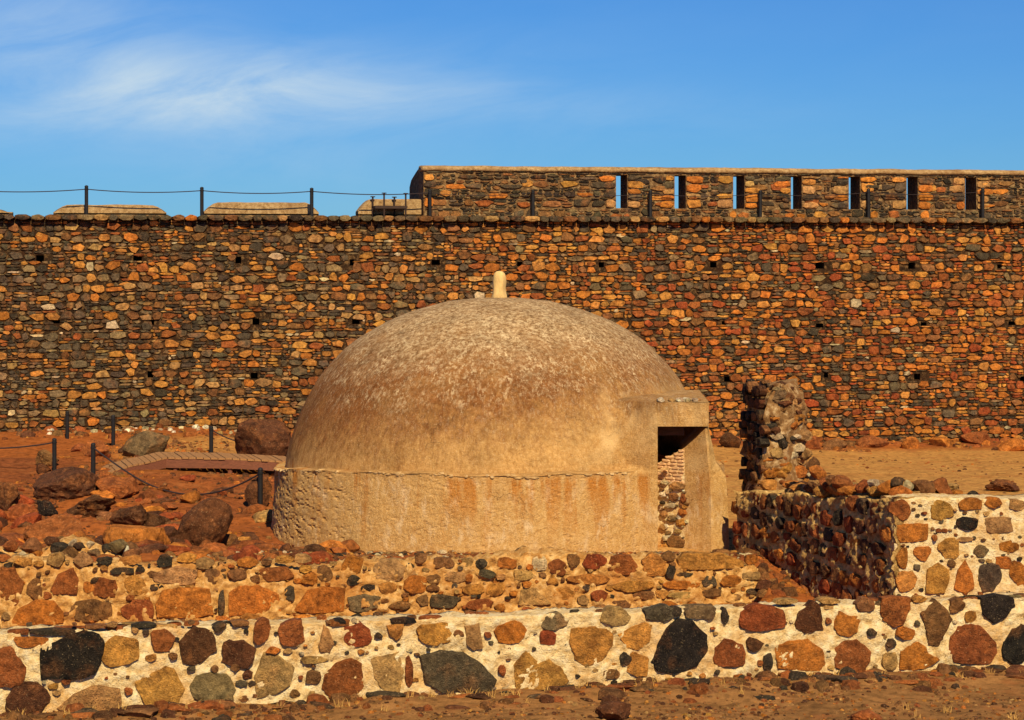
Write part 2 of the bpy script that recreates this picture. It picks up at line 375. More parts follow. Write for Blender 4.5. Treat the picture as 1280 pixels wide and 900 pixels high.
def slab(pl, us, zs, holes, w0, w1):
    """solid wall between w0 (back) and w1 (front) with rectangular holes through it: one closed mesh"""
    us = list(us); zs = list(zs); nu, nz = len(us), len(zs)
    v = []; f = []; idx = {}
    def vid(i, j, k):
        if (i, j, k) not in idx: idx[(i, j, k)] = len(v); v.append((us[i], zs[j], (w0, w1)[k]))
        return idx[(i, j, k)]
    solid = lambda i, j: 0 <= i < nu - 1 and 0 <= j < nz - 1 and not any(a < (us[i] + us[i + 1]) / 2 < b and c < (zs[j] + zs[j + 1]) / 2 < d for a, b, c, d in holes)
    for i in range(nu - 1):
        for j in range(nz - 1):
            if not solid(i, j): continue
            f.append([vid(i, j, 1), vid(i + 1, j, 1), vid(i + 1, j + 1, 1), vid(i, j + 1, 1)])
            f.append([vid(i, j, 0), vid(i, j + 1, 0), vid(i + 1, j + 1, 0), vid(i + 1, j, 0)])
            if not solid(i - 1, j): f.append([vid(i, j, 0), vid(i, j, 1), vid(i, j + 1, 1), vid(i, j + 1, 0)])
            if not solid(i + 1, j): f.append([vid(i + 1, j, 1), vid(i + 1, j, 0), vid(i + 1, j + 1, 0), vid(i + 1, j + 1, 1)])
            if not solid(i, j - 1): f.append([vid(i, j, 0), vid(i + 1, j, 0), vid(i + 1, j, 1), vid(i, j, 1)])
            if not solid(i, j + 1): f.append([vid(i, j + 1, 1), vid(i + 1, j + 1, 1), vid(i + 1, j + 1, 0), vid(i, j + 1, 0)])
    return pl.w(np.array(v)), f

def coursed(pl, u0, u1, z0, z1, row, palette, holes=(), hmax=0.07, big=(.22, .42), p_big=.66, thin=.085, w0=0.0, gap=0.012):
    """rubble brought to rough courses: larger stones with flat chips packed round them"""
    out = []; z = z0; k = 0
    def free(u, zc, wd, ht):
        return not any(a - wd * .30 < u < b + wd * .30 and c - ht * .30 < zc < d + ht * .30 for a, b, c, d in holes)
    def put(u, zc, wd, ht, kind):
        if wd < .03 or ht < .018: return
        if not free(u, zc, wd, ht): return
        zc += 0.02 * math.sin(u * 1.3 + z * 5) + 0.012 * math.sin(u * 3.1 + z * 3)
        c = palette(u, zc, kind)
        if kind == 'big':
            p = poly_blob(wd - gap, ht - gap, int(rng.integers(5, 9)), U(2.6, 5.5), .22)
            out.append(lay(pl, u, zc, p, U(.45, 1) * hmax, c, w0=w0, rings=((1.0, .5), (.9, .95), (.6, 1.0))))
        else:
            p = poly_blob(wd - gap * .7, ht - gap * .7, 6, U(2.2, 3.6), .22)
            out.append(lay(pl, u, zc, p, U(.25, .85) * hmax, c, w0=w0, rings=THIN))
    while z < z1 - .03:
        H = min(row * U(.85, 1.15), z1 - z); u = u0 + U(-.2, 0)
        while u < u1:
            if rng.random() < p_big:
                wd = U(*big); hb = H * (U(.5, .95)); off = U(0, H - hb) if rng.random() < .4 else 0
                uu = u
                put(u + wd / 2, z + off + hb / 2, wd, hb, 'big')
                for za, zb in ((z, z + off), (z + off + hb, z + H)):
                    if zb - za > .03:
                        x = u
                        while x < u + wd:
                            ww = U(.12, .32); put(x + ww / 2, (za + zb) / 2, ww, zb - za, 'thin'); x += ww
            else:
                wd = U(.18, .40); n = max(2, round(H / thin)); e = np.cumsum(rng.uniform(.6, 1.4, n)); e = np.concatenate([[0], e / e[-1] * H])
                for q in range(n):
                    s = U(.3, .7) if rng.random() < .6 else 1
                    put(u + wd * s / 2, z + (e[q] + e[q + 1]) / 2, wd * s, e[q + 1] - e[q], 'thin')
                    if s < 1: put(u + wd * (1 + s) / 2, z + (e[q] + e[q + 1]) / 2, wd * (1 - s), e[q + 1] - e[q], 'thin')
            u += wd
        z += H; k += 1
    return out

# ------------------------------------------------------------------ ground
WALL = Plane((0, 56.0), (1, 0.18))                 # face of the fortress wall
FRONT = Plane((0, 23.35), (1, 0.215))              # face of the low foreground wall
MID = Plane((0, 31.1), (1, 0.10))                  # face of the terrace wall below the dome
AX = np.array([-0.214, 37.5])                      # axis of the domed cistern
COR = np.array([4.95, 29.0]); FAR = np.array([3.50, 33.7])   # shaded face of the ruined wall, near corner and far end
def ground_parts(x, y):
    yf = 23.35 + .215 * x; ym = 31.1 + .10 * x; yw = 56 + .18 * x
    left = sstep((-x - 1.0) / 6) * sstep((y - 35) / 12)
    z = .34 * left - .28 * sstep((x - 2) / 8) * sstep((y - 44) / 12)
    up = .20 * sstep((34.6 - y) / 2.0)             # the ground is banked up in front of the dome
    inner = sstep((y - yf - .42) / .25)
    step = sstep((y - ym - .05) / .4)
    rightside = sstep((x - 3.25) / .35)
    slope = sstep((y - 28.2) / 5.0)
    st = step * (1 - rightside) + slope * rightside
    behind_r = sstep((x - 4.75) / .3) * sstep((y - 29.3) / .3)
    st = np.maximum(st, behind_r)
    trench = -.62 + .0 * x
    z = np.where(y > yf + .2, z + inner * (trench * (1 - st) + up * st * (1 - .9 * sstep((x - 3.3) / 1.0))), z)
    bank = sstep(1 - np.abs(y - (yf - .25)) / .7) * .05
    z = z + bank * (y < yf + .2) - .06 * sstep((2 - x) / 7) * (y < yf + .2)
    z = z + .20 * sstep(1 - (yw - y) / 1.3) * (y < yw + .5) * (.55 + .45 * fbm(np.stack([x * .9, y * .9, 0 * x], 1), 3, 5))
    z = z - .15 * sstep(1 - y / 24) * 0
    return z, left
def ground_z(x, y):
    x = np.atleast_1d(np.asarray(x, float)); y = np.atleast_1d(np.asarray(y, float))
    z, left = ground_parts(x, y)
    P = np.stack([x, y, 0 * x], 1)
    near = (y < 24) * 1.0
    rough = .05 + .10 * left + .10 * sstep((-x - 2.5) / 1.5) * sstep((y - 31) / 2) * sstep((46 - y) / 6)
    rough = np.where(x > 2.5, .035, rough); rough = np.where((y < 35.5) & (y > 24) & (x > -3), .035, rough)
    z = z + rough * fbm(P * .9, 4, 3) + .025 * fbm(P * 4.5, 3, 9) * (1 - .4 * (x > 3)) + near * .03 * fbm(P * 2.2, 3, 21)
    return z
def gz(x, y): return float(ground_z([x], [y])[0])
def on_ground(px, py):
    """the point of the ground seen at that pixel"""
    d = 4.4 * F / (py - HY)
    for _ in range(12):
        x = (px - 640) / F * d; d = .5 * d + .5 * (CZ - gz(x, d)) * F / (py - HY)
    return np.array([(px - 640) / F * d, d, gz((px - 640) / F * d, d)])

def build_ground():
    xs = np.concatenate([[-600, -200, -80, -40, -25], np.arange(-16, -10, .4), np.arange(-10, 11, .085), np.arange(11, 18, .4), [25, 40, 80, 200, 600]])
    ys = np.concatenate([[-200, -50, 0, 10, 15], np.arange(17, 24.4, .05), np.arange(24.4, 36, .085), np.arange(36, 60, .13), [62, 66, 75, 100, 200, 600, 2500]])
    X, Y = np.meshgrid(xs, ys); x = X.ravel(); y = Y.ravel()
    z = ground_z(x, y)
    far = (np.abs(x) > 20) | (y > 61) | (y < 16)
    z = np.where(far, -.1, z)
    nx, ny = len(xs), len(ys)
    i = np.arange(nx * ny).reshape(ny, nx)
    f = np.stack([i[:-1, :-1], i[:-1, 1:], i[1:, 1:], i[1:, :-1]], -1).reshape(-1, 4).tolist()
    P = np.stack([x, y, 0 * x], 1)
    n = fbm(P * .35, 4, 31); n2 = fbm(P * 1.6, 4, 37)
    sand = np.array([.45, .225, .062]); red = np.array([.30, .088, .018]); drk = np.array([.10, .032, .010]); fg = np.array([.26, .125, .042])
    # sand on the right and along the wall, red earth on the left, brown grit in front
    k = sstep((x - 1.5) / 2.5) * sstep((y - 33) / 2)
    k = np.clip(k + .8 * sstep((y - 44) / 4) * sstep((x + 9.5) / 2) * (x < 2) - .35 * sstep(n2 * 1.6), 0, 1)
    yw = 56 + .18 * x
    k = k * (1 - sstep(1.4 - (yw - y) / 1.2))
    c = red * (1 - k[:, None]) + sand * k[:, None]
    m = sstep(n * 1.5 + .1)[:, None] * .45 * (1 - k[:, None])
    c = c * (1 - m) + drk * m
    nr = sstep((24.2 + .215 * x - y) / .3)[:, None]
    c = c * (1 - nr) + (fg * (1 + .35 * n2[:, None])) * nr
    b = MB(); b.add(np.stack([x, y, z], 1), f, np.clip(c, .02, .8))
    o = b.build('ground', M['soil'], smooth=True); o['kind'] = 'structure'
build_ground()

# ------------------------------------------------------------------ the fortress wall
def wpx(x, y): u, z, t = WALL.px(x, y); return u, z
UL, UR = wpx(-300, 300)[0], wpx(1560, 300)[0]
ZT = 5.51                                            # underside of the coping
def fort_palette(u, z, kind):
    r = rng.random(); g = (u + 13) / 27                # greyer to the left, redder to the right
    grey_p = (.42 - .31 * g + .10 * math.sin(u * .7 + z)) if kind == 'big' else (.66 - .42 * g + .1 * math.sin(u * .7 + z))
    if r < grey_p: return jcol(random.choice(['grey', 'grey', 'dark', 'greyt'] if kind == 'big' else ['grey', 'dark', 'dark', 'greyt']), .3)
    if r < grey_p + (.010 if kind == 'big' else .014): return jcol('pale', .2) * .8
    a = ['ochre', 'ochre', 'tan', 'orange', 'brown', 'brown', 'rust'] if g < .45 else ['ochre', 'orange', 'orange', 'rust', 'rust', 'brown', 'red']
    if .45 <= g < .6: a = ['ochre', 'ochre', 'orange', 'rust', 'brown', 'orange']
    return jcol(random.choice(a), .28) * (.9 if g > .4 else .82)
putlog_px = [(50, 323), (172, 323), (298, 325), (440, 328), (545, 328), (650, 330), (752, 331), (892, 331), (1025, 332), (1140, 332), (1250, 333),
             (70, 402), (190, 403), (320, 402), (445, 402), (767, 407), (905, 404), (1025, 407), (1155, 405), (1266, 404),
             (188, 468), (318, 470), (910, 474), (1033, 469), (1147, 471), (1279, 474)]
holes = []
for x, y in putlog_px:
    u, z = wpx(x, y); a, b = U(.05, .12), U(.045, .085); holes.append((u - a, u + a, z - b, z + b))
fort = thing('fortress_wall', 'tall fortress wall of brown, orange and grey rubble stone behind the domed cistern', 'wall', tuple(WALL.p))
us = sorted(set([UL, UR] + [round(q, 4) for h in holes for q in h[:2]])); zs = sorted(set([-.6, ZT] + [round(q, 4) for h in holes for q in h[2:]]))
holes_r = [tuple(round(q, 4) for q in h) for h in holes]
b = MB(); v, f = slab(WALL, us, zs, holes_r, -.55, -.03); b.add(v, f); b.build('wall_facing', M['mortar_fort'], fort)
b = MB(); v, f = slab(WALL, [UL, UR], [-.6, ZT + .08], [], -4.6, -.552); b.add(v, f); b.build('wall_core', M['mortar_fort'], fort)
stones = coursed(WALL, UL, UR, -.45, ZT, .255, fort_palette, holes_r, hmax=.058, w0=-.03, big=(.17, .42), p_big=.70, thin=.07, gap=.0)
emit(stones, fort, M['fort_stone'], 'stone', 300, 'small_stones', lambda s: in_view(s, -4) and not (abs(s['at'][0] - AX[0] * 1.5) < 4.6 and s['at'][2] < 2.9))
# the coping course that oversails the face
u = UL; cop = []
while u < UR:
    wd = U(.22, .40); hh = U(.135, .15)
    p = poly_blob(wd - .012, hh, 8, 7, .05, .39)
    s = stone_geo(p, .20, .5, ((1.0, .82), (.9, .97), (.5, 1.0)), .04)
    v = WALL.w(s[0] + np.array([u + wd / 2, ZT + .066, 0]))
    c = jcol(random.choice(['grey', 'greyt', 'dark', 'tan', 'grey', 'brown']) if rng.random() > .04 else 'orange', .25) * .8
    cop.append(dict(v=v, f=s[1], c=c, a=wd, at=WALL.w([[u + wd / 2, ZT + .066, 0]])[0])); u += wd
emit(cop, fort, M['fort_stone'], 'coping_stone', 300, 'more_coping', lambda q: in_view(q, 5))

# ------------------------------------------------------------------ the parapet with its firing slits
def parapet():
    B = 0.19                                             # stands just behind the coping edge
    u0 = wpx(531, 240)[0]; z0 = ZT + .078
    zt = wpx(900, 209)[1]; zs0, zs1 = wpx(900, 260.5)[1], wpx(900, 219)[1]
    par = thing('parapet', 'stone parapet with a plastered top and seven narrow slits, on top of the fortress wall', 'parapet', tuple(WALL.w([[u0, z0, -B]])[0]))
    hl = []
    for xa, xb in ((772.5, 786.5), (846, 860), (919.5, 933.5), (992, 1005.5), (1064.5, 1078.5), (1137, 1151), (1210.5, 1224.5)):
        hl.append((round(wpx(xa, 240)[0], 4), round(wpx(xb, 240)[0], 4), zs0, zs1))
    us = sorted(set([u0, UR] + [q for h in hl for q in h[:2]])); zc = zt - .12
    b = MB(); v, f = slab(WALL, us, [z0, zs0, zs1, zc], hl, -B - .79, -B - .03); b.add(v, f); b.build('masonry_core', M['mortar_parapet'], par)
    # return wall at the left end, its top falling away to the back
    n = 7; v = []; f = []
    for i in range(n):
        k = i / (n - 1); wv = -B - .795 - 1.9 * k; top = zt - .03 - .33 * k ** 1.2 - (.10 if i == n - 1 else 0)
        v += [(u0, z0, wv), (u0 + .7, z0, wv), (u0 + .7, top, wv), (u0, top, wv)]
    for i in range(n - 1):
        for a in range(4): f.append([i * 4 + a, i * 4 + (a + 1) % 4, i * 4 + 4 + (a + 1) % 4, i * 4 + 4 + a])
    f += [[0, 3, 2, 1], [(n - 1) * 4, (n - 1) * 4 + 1, (n - 1) * 4 + 2, (n - 1) * 4 + 3]]
    b = MB(); b.add(WALL.w(np.array(v)), f); b.build('return_wall', M['mortar_parapet'], par)
    # plaster capping, rounded and worn
    b = MB(); prof = [(.02, -.015), (.025, .045), (.0, .085), (-.09, .115), (-.35, .13), (-.72, .115), (-.82, .07), (-.85, -.015)]
    uu = np.arange(u0 - .02, UR, .12); vv = []; ff = []
    for i, a in enumerate(uu):
        for wq, zq in prof:
            j = 0.018 * mnoise.noise(Vector((a * 1.7, wq * 4, zq * 5))) + .01 * mnoise.noise(Vector((a * 6, wq * 9, zq * 9)))
            vv.append((a, zc + zq + (j if zq > 0 else j * 1.4), -B - .01 + wq + j))
    m = len(prof)
    for i in range(len(uu) - 1):
        for k in range(m): ff.append([i * m + k, (i + 1) * m + k, (i + 1) * m + (k + 1) % m, i * m + (k + 1) % m])
    ff += [list(range(m))[::-1][::-1], [(len(uu) - 1) * m + k for k in range(m)][::-1]]
    b.add(WALL.w(np.array(vv)), ff); b.build('plaster_capping', M['plaster_cap'], par, smooth=True)
    def pal(u, z, kind):
        r = rng.random()
        if kind == 'thin': return jcol(random.choice(['dark', 'dark', 'grey', 'black', 'brown', 'greyt']), .3)
        if z > zc - .22: return jcol(random.choice(['dark', 'black', 'grey']), .3)
        return jcol(random.choice(['dark', 'grey', 'dark', 'brown', 'brown', 'orange', 'ochre', 'rust']), .3)
    st = []
    edges = [u0] + [q for h in hl for q in h[:2]] + [UR]
    rows = np.linspace(zs0, zs1, 4)
    st += coursed(WALL, u0 + .16, UR, z0 + .005, zs0 - .01, (zs0 - z0 - .015), pal, (), .05, (.2, .4), .45, .07, w0=-B - .03)
    st += coursed(WALL, u0 + .16, UR, zs1 + .01, zc - .01, (zc - zs1 - .02), pal, (), .05, (.25, .5), .4, .06, w0=-B - .03)
    for k in range(0, len(edges), 2):
        a, c = edges[k] + .01, edges[k + 1] - .02
        st += [s for s in coursed(WALL, a + .2, c - .12, zs0 + .02, zs1, .215, pal, (), .055, (.22, .55), .6, .075, w0=-B - .03) if s['ur'][0] > a - .005 and s['ur'][1] < c + .005]
        z = zs0                                           # squared jamb stones beside each slit
        while z < zs1 - .05:
            hh = min(U(.14, .26), zs1 - z)
            for e, s in ((a, 1), (c, -1)):
                wd = U(.22, .46)
                p = poly_blob(wd, hh - .02, 9, 5, .05)
                st.append(lay(WALL, e + s * wd / 2, z + hh / 2, p, .05, jcol(random.choice(['ochre', 'orange', 'tan', 'dark', 'grey']), .25), w0=-B - .027))
            z += hh
    z = z0
    emit(st, par, M['fort_stone'], 'stone', 260, 'small_stones', lambda s: in_view(s, -4))
    return par
parapet()

# the low plastered merlons of the gun platform to the left
def merlon(xa, xb, ytop, label):
    ua, za = wpx(xa, ytop); ub, _ = wpx(xb, ytop); z0 = ZT + .082
    k = 1.012; ua *= k; ub *= k; w0, w1 = -1.15, -.55
    zt = za + .004
    root = thing('merlon', label, 'merlon', tuple(WALL.w([[(ua + ub) / 2, z0, -.85]])[0]), 'low plastered merlons on the fortress wall')
    def body(z_a, z_b, grow, name, mat, sl):
        n = 26; v = []; f = []
        for i in range(n):
            t = i / (n - 1); uu = ua + (ub - ua) * t
            e = min(t, 1 - t) * (ub - ua)
            drop = (max(0, 1 - e / .34) ** 1.6) * (zt - z0) * .62 * sl
            j = .016 * mnoise.noise(Vector((uu * 2.3, z_a, 1.0)))
            v += [(uu, z_a, w1 + grow), (uu, max(z_a + .01, z_b - drop + j) - .03, w1 + grow - .01), (uu, max(z_a + .02, z_b - drop + j), w1 - .06), (uu, max(z_a + .02, z_b - drop + j), w0 + .06), (uu, max(z_a + .01, z_b - drop + j) - .03, w0), (uu, z_a, w0)]
        for i in range(n - 1):
            for a in range(6): f.append([i * 6 + a, (i + 1) * 6 + a, (i + 1) * 6 + (a + 1) % 6, i * 6 + (a + 1) % 6])
        f += [[0, 1, 2, 3, 4, 5], [(n - 1) * 6 + a for a in range(5, -1, -1)]]
        b = MB(); b.add(WALL.w(np.array(v)), f); return b.build(name, mat, root)
    body(z0, z0 + .10, 0, 'masonry', M['mortar_parapet'], 0)
    body(z0 + .102, zt, .03, 'plaster_capping', M['plaster_cap'], 1)
merlon(-60, 22, 261, 'low rounded plastered merlon cut by the left edge of the photo, on the fortress wall')
merlon(73, 214, 255, 'long low plastered merlon with sloped ends behind the leftmost black post on the wall')
merlon(261, 404, 252, 'long low plastered merlon behind the third black post on the wall')
merlon(453, 560, 248, 'short plastered merlon behind the iron stand, next to the dark end of the parapet')

# ------------------------------------------------------------------ posts and ropes
def tube(b, pts, r, n=6, c=(1, 1, 1)):
    pts = [Vector(p) for p in pts]; v = []; f = []
    for i, p in enumerate(pts):
        d = (pts[min(i + 1, len(pts) - 1)] - pts[max(i - 1, 0)]).normalized()
        a = d.cross(Vector((0, 0, 1))); a = a.normalized() if a.length > 1e-4 else Vector((1, 0, 0)); q = a.cross(d)
        for k in range(n):
            t = 2 * math.pi * k / n; v.append(p + (a * math.cos(t) + q * math.sin(t)) * r)
    for i in range(len(pts) - 1):
        for k in range(n): f.append([i * n + k, i * n + (k + 1) % n, (i + 1) * n + (k + 1) % n, (i + 1) * n + k])
    f += [list(range(n))[::-1], [(len(pts) - 1) * n + k for k in range(n)]]
    b.add([tuple(q) for q in v], f, c)
def lathe(b, prof, cx, cy, n=14, c=(1, 1, 1)):
    v = []; f = []
    for r, z in prof:
        for k in range(n): t = 2 * math.pi * k / n; v.append((cx + r * math.cos(t), cy + r * math.sin(t), z))
    for i in range(len(prof) - 1):
        for k in range(n): f.append([i * n + k, i * n + (k + 1) % n, (i + 1) * n + (k + 1) % n, (i + 1) * n + k])
    f += [list(range(n))[::-1], [(len(prof) - 1) * n + k for k in range(n)]]
    b.add(v, f, c)
def make_post(h=.72):
    root = thing('rope_post', 'p', 'post', (0, 0, 0))
    b = MB(); lathe(b, [(.045, -.25), (.045, h - .05), (.041, h - .044), (.041, h - .038)], 0, 0); b.build('shaft', M['black'], root)
    b = MB(); lathe(b, [(.047, h - .038), (.047, h - .02), (.040, h - .006), (.022, h + .006), (.004, h + .01)], 0, 0); b.build('cap', M['black'], root)
    b = MB(); lathe(b, [(.0455, h - .10), (.054, h - .097), (.054, h - .078), (.0455, h - .075)], 0, 0); b.build('rope_collar', M['black'], root)
    return root
proto = make_post()
first = [True]
def dup(root):
    r = root.copy(); col.objects.link(r)
    for ch in list(root.children):
        c = ch.copy(); col.objects.link(c); c.parent = r
    return r
POST = {}
def post(key, p, label, group, h=.72, lean=0):
    o = proto if first[0] else dup(proto)
    first[0] = False
    o.location = tuple(p); o.scale = (1, 1, h / .72); o.rotation_euler = (0, R(lean), 0)
    o['label'] = label; o['group'] = group; POST[key] = np.array(p) + np.array([math.sin(R(lean)) * h * .88, 0, h * .88])
def rope(a, b_, sag, label, group, r=.013):
    a = np.array(a); b_ = np.array(b_); pts = []
    for t in np.linspace(0, 1, 22): pts.append(a + (b_ - a) * t - np.array([0, 0, 4 * sag * t * (1 - t)]))
    q = MB(); tube(q, pts, r, 6); o = q.build('rope', M['rope'], loc=(a + b_) / 2)
    tag(o, label, 'rope', group)
G1 = 'black rope posts along the top of the fortress wall'; G2 = 'black rope posts on the rocky ground'
wall_posts = [(-40, 0, ''), (108, 232, 'leftmost black post on the wall top, in front of the long low merlon'), (252.5, 234, 'black post against the sky in the gap between the two long merlons'),
              (390, 235, 'black post at the right end of the second long merlon'), (538, 237, 'black post just right of the dark end of the parapet'),
              (667, 237, 'black post before the blank stretch of parapet left of the first slit'), (814, 238, 'black post between the first and second parapet slits'),
              (951.5, 238, 'black post just right of the third parapet slit'), (1087, 236, 'black post just right of the fifth parapet slit'), (1230, 235, 'rightmost black post on the wall, right of the last parapet slit')]
for i, (x, y, lab) in enumerate(wall_posts):
    if not lab: continue
    u, _ = wpx(x, 250); zb = ZT + .125
    p = WALL.w([[u, zb, -.085]])[0]
    zt_ = at(x, y, p[1])[2]
    post(('w', i), p, lab, G1, zt_ - zb)
rl = ['thin rope running from the left edge to the leftmost wall post, against the sky', 'thin rope between the first and second wall posts, above the first long merlon', 'thin rope between the second and third wall posts, above the second long merlon',
      'thin rope from the third wall post past the iron stand to the parapet end', 'thin rope before the blank parapet left of the first slit, from its first post', 'thin rope crossing the first parapet slit', 'thin rope crossing the second and third parapet slits',
      'thin rope crossing the fourth and fifth parapet slits', 'thin rope crossing the sixth and seventh parapet slits']
G3 = 'thin ropes strung along the top of the wall'
lp = WALL.w([[wpx(-60, 250)[0], ZT + .74, -.085]])[0]
rope(lp, POST[('w', 1)], .07, rl[0], G3)
for i in range(1, 9): rope(POST[('w', i)], POST[('w', i + 1)], .06 if i < 4 else .07, rl[i], G3, .013 if i < 4 else .008)

def gpost(key, x, ytop, ybase, lab):
    p = on_ground(x, ybase); h = (ybase - ytop) * p[1] / F
    post(key, p, lab, G2, h)
gpost('a', 68, 548, 590, 'black post beside the big brown boulder, left of the boardwalk foot')
gpost('b', 116.5, 554, 600, 'black post at the left foot of the boardwalk')
gpost('c', 84, 514, 548, 'leftmost black post against the foot of the fortress wall')
gpost('d', 141.5, 519, 559, 'black post left of the grey wedge boulder, below the wall')
gpost('e', 264, 533, 568, 'black post behind the boardwalk, left of the red-brown boulder')
gpost('f', 325.5, 585, 640, 'black post right beside the left edge of the cistern drum')
G4 = 'dark ropes slung between the ground posts'
p = on_ground(-120, 586); rope(p + np.array([0, 0, .62]), POST['a'], .16, 'dark rope sagging from the left edge to the post by the brown boulder', G4, .016)
stub = on_ground(174, 606); stub = stub + np.array([0, 0, .10])
rope(POST['b'], stub, .02, 'taut dark rope slanting down across the boardwalk from its foot post', G4, .015)
rope(stub, POST['f'], .33, 'dark rope sagging over the orange earth to the post beside the cistern', G4, .016)
rope(POST['e'], on_ground(366, 574) + np.array([0, 0, .45]), .22, 'dark rope drooping across the red-brown boulder to behind the cistern', G4, .015)

# iron stand on the wall
def stand():
    zb = ZT + .13; c = WALL.w([[wpx(490, 250)[0], zb, -.25]])[0]
    root = thing('iron_stand', 'rusty iron stand with four flat-headed posts and a dark plate on the wall top', 'stand', tuple(c))
    for x, y, wv in ((470, 246, -.45), (480, 241.5, .02), (497, 246.5, -.45), (507, 242, .02)):
        u = wpx(x, 250)[0] * (1.008 if wv < -.2 else 1); p = WALL.w([[u, zb, wv]])[0]; zt_ = at(x, y, p[1])[2]
        b = MB(); lathe(b, [(.022, zb - .05), (.022, zt_ - .01)], p[0], p[1], 8); o = b.build('leg', M['rust'], root)
        b = MB(); lathe(b, [(.06, zt_ - .01), (.06, zt_ + .012), (.02, zt_ + .016)], p[0], p[1], 10); b.build('head', M['rust'], root)
    ua, ub = wpx(469, 250)[0], wpx(509, 250)[0]; zz = at(490, 261, c[1])[2]
    b = MB(); v, f = slab(WALL, [ua, ub], [zz, zz + .07], [], -.47, .05); b.add(v, f); b.build('plate', M['rust'], root)
stand()

# ------------------------------------------------------------------ the domed cistern
PROF_R = np.array([3.56, 3.545, 3.47, 3.33, 3.00, 2.46, 1.93, 1.39, .86, .35, .0])
PROF_Z = np.array([.0, .18, .45, .80, 1.41, 2.00, 2.34, 2.54, 2.68, 2.735, 2.74])
Z0 = 1.15
def dome_r(z):                                          # radius of the dome at height z
    return np.interp(np.asarray(z, float) - Z0, PROF_Z, PROF_R)
cis = thing('domed_cistern', 'round plastered cistern with a broad weathered dome, small finial and dark doorway', 'cistern', (AX[0], AX[1], 0))
RD = 3.79
def ledge(a): return 1.07 + .20 * sstep((math.cos(a + math.pi / 2 - .15) + .15) / 1.0) + .012 * math.sin(9 * a) + .01 * math.sin(23 * a)
def dcut(x, y, z): return (2.18 < x < 3.2) and y < AX[1] and z < 2.1 and z > -.5
def surf(radius_fn, zrows, nseg, amp, seed, name, mat, cut=True, zfun=None):
    v = []; A = np.linspace(0, 2 * math.pi, nseg, endpoint=False)
    for k, zz in enumerate(zrows):
        for a in A:
            z = zfun(a, zz) if zfun else zz
            v.append((math.cos(a), math.sin(a), z, radius_fn(a, zz, z)))
    v = np.array(v); r = v[:, 3]
    P = np.stack([v[:, 0] * r, v[:, 1] * r, v[:, 2]], 1)
    d = amp(P, v)
    P = np.stack([AX[0] + v[:, 0] * (r + d), AX[1] + v[:, 1] * (r + d), v[:, 2]], 1)
    f = []
    for i in range(len(zrows) - 1):
        for j in range(nseg):
            q = [i * nseg + j, i * nseg + (j + 1) % nseg, (i + 1) * nseg + (j + 1) % nseg, (i + 1) * nseg + j]
            if cut and dcut(*P[q].mean(0)): continue
            f.append(q)
    return P, f
# drum: rough, chipped render
rowsT = np.linspace(0, 1, 46)
def amp_drum(P, v):
    leftness = sstep((-v[:, 0] - .45) / .55) * .6
    rough = .012 + .028 * leftness
    n = fbm(P * np.array([7, 7, 9]), 4, 51, .6)
    P2 = P.copy(); P2[:, 2] += .35 * v[:, 0] * 3.7
    chip = np.minimum(0, fbm(P2 * np.array([10, 10, 26]), 3, 77) + .12)
    return rough * .6 * n + chip * (.02 + .09 * leftness) + .03 * fbm(P * 1.1, 3, 5) 
P, f = surf(lambda a, t, z: RD - .05 * t + .03 * (1 - t) ** 6, np.linspace(0, 1, 60), 760, amp_drum, 1, '', None, True, lambda a, t: -.35 + (ledge(a) + .35) * t)
b = MB(); b.add(P, f); b.build('drum', M['drum'], cis)
# ledge closing the drum top
A = np.linspace(0, 2 * math.pi, 280, endpoint=False); v = []; f = []
for a in A:
    z = ledge(a)
    for r, dz in ((3.75, -.012), (3.70, .004), (3.42, .03)):
        j = .012 * mnoise.noise(Vector((a * 30, r * 9, 0)))
        v.append((AX[0] + math.cos(a) * (r + j), AX[1] + math.sin(a) * (r + j), z + dz + j))
for i in range(280):
    j = (i + 1) % 280
    for k in range(2):
        q = [i * 3 + k, j * 3 + k, j * 3 + k + 1, i * 3 + k + 1]
        if not dcut(*np.mean([v[t] for t in q], axis=0)): f.append(q)
b = MB(); b.add(v, f); b.build('ledge', M['drum'], cis)
# a line of bedding stones showing along the ledge
L = []
for a in np.arange(-math.pi + .1, -.66, .021):
    if rng.random() < .4: continue
    z = ledge(a) - .004; r = 3.766
    wd = U(.03, .13) * (1.5 if a > -1.5 else 1); hh = U(.02, .06)
    ta = Plane((AX[0] + math.cos(a) * (r - .06), AX[1] + math.sin(a) * (r - .06)), (-math.sin(a), math.cos(a)))
    s = stone_geo(poly_blob(wd, hh, 7, 2.6, .15), .045, .05, THIN)
    L.append(dict(v=ta.w(s[0] + np.array([0, z - .01 + U(-.02, .012), 0])), f=s[1], c=jcol(random.choice(['pale', 'tan', 'tan', 'ochre', 'pale', 'white']), .15), a=wd * hh, at=ta.w([[0, z, 0]])[0]))
emit(L, cis, M['plaster_lump'], 'ledge_stone', 300)
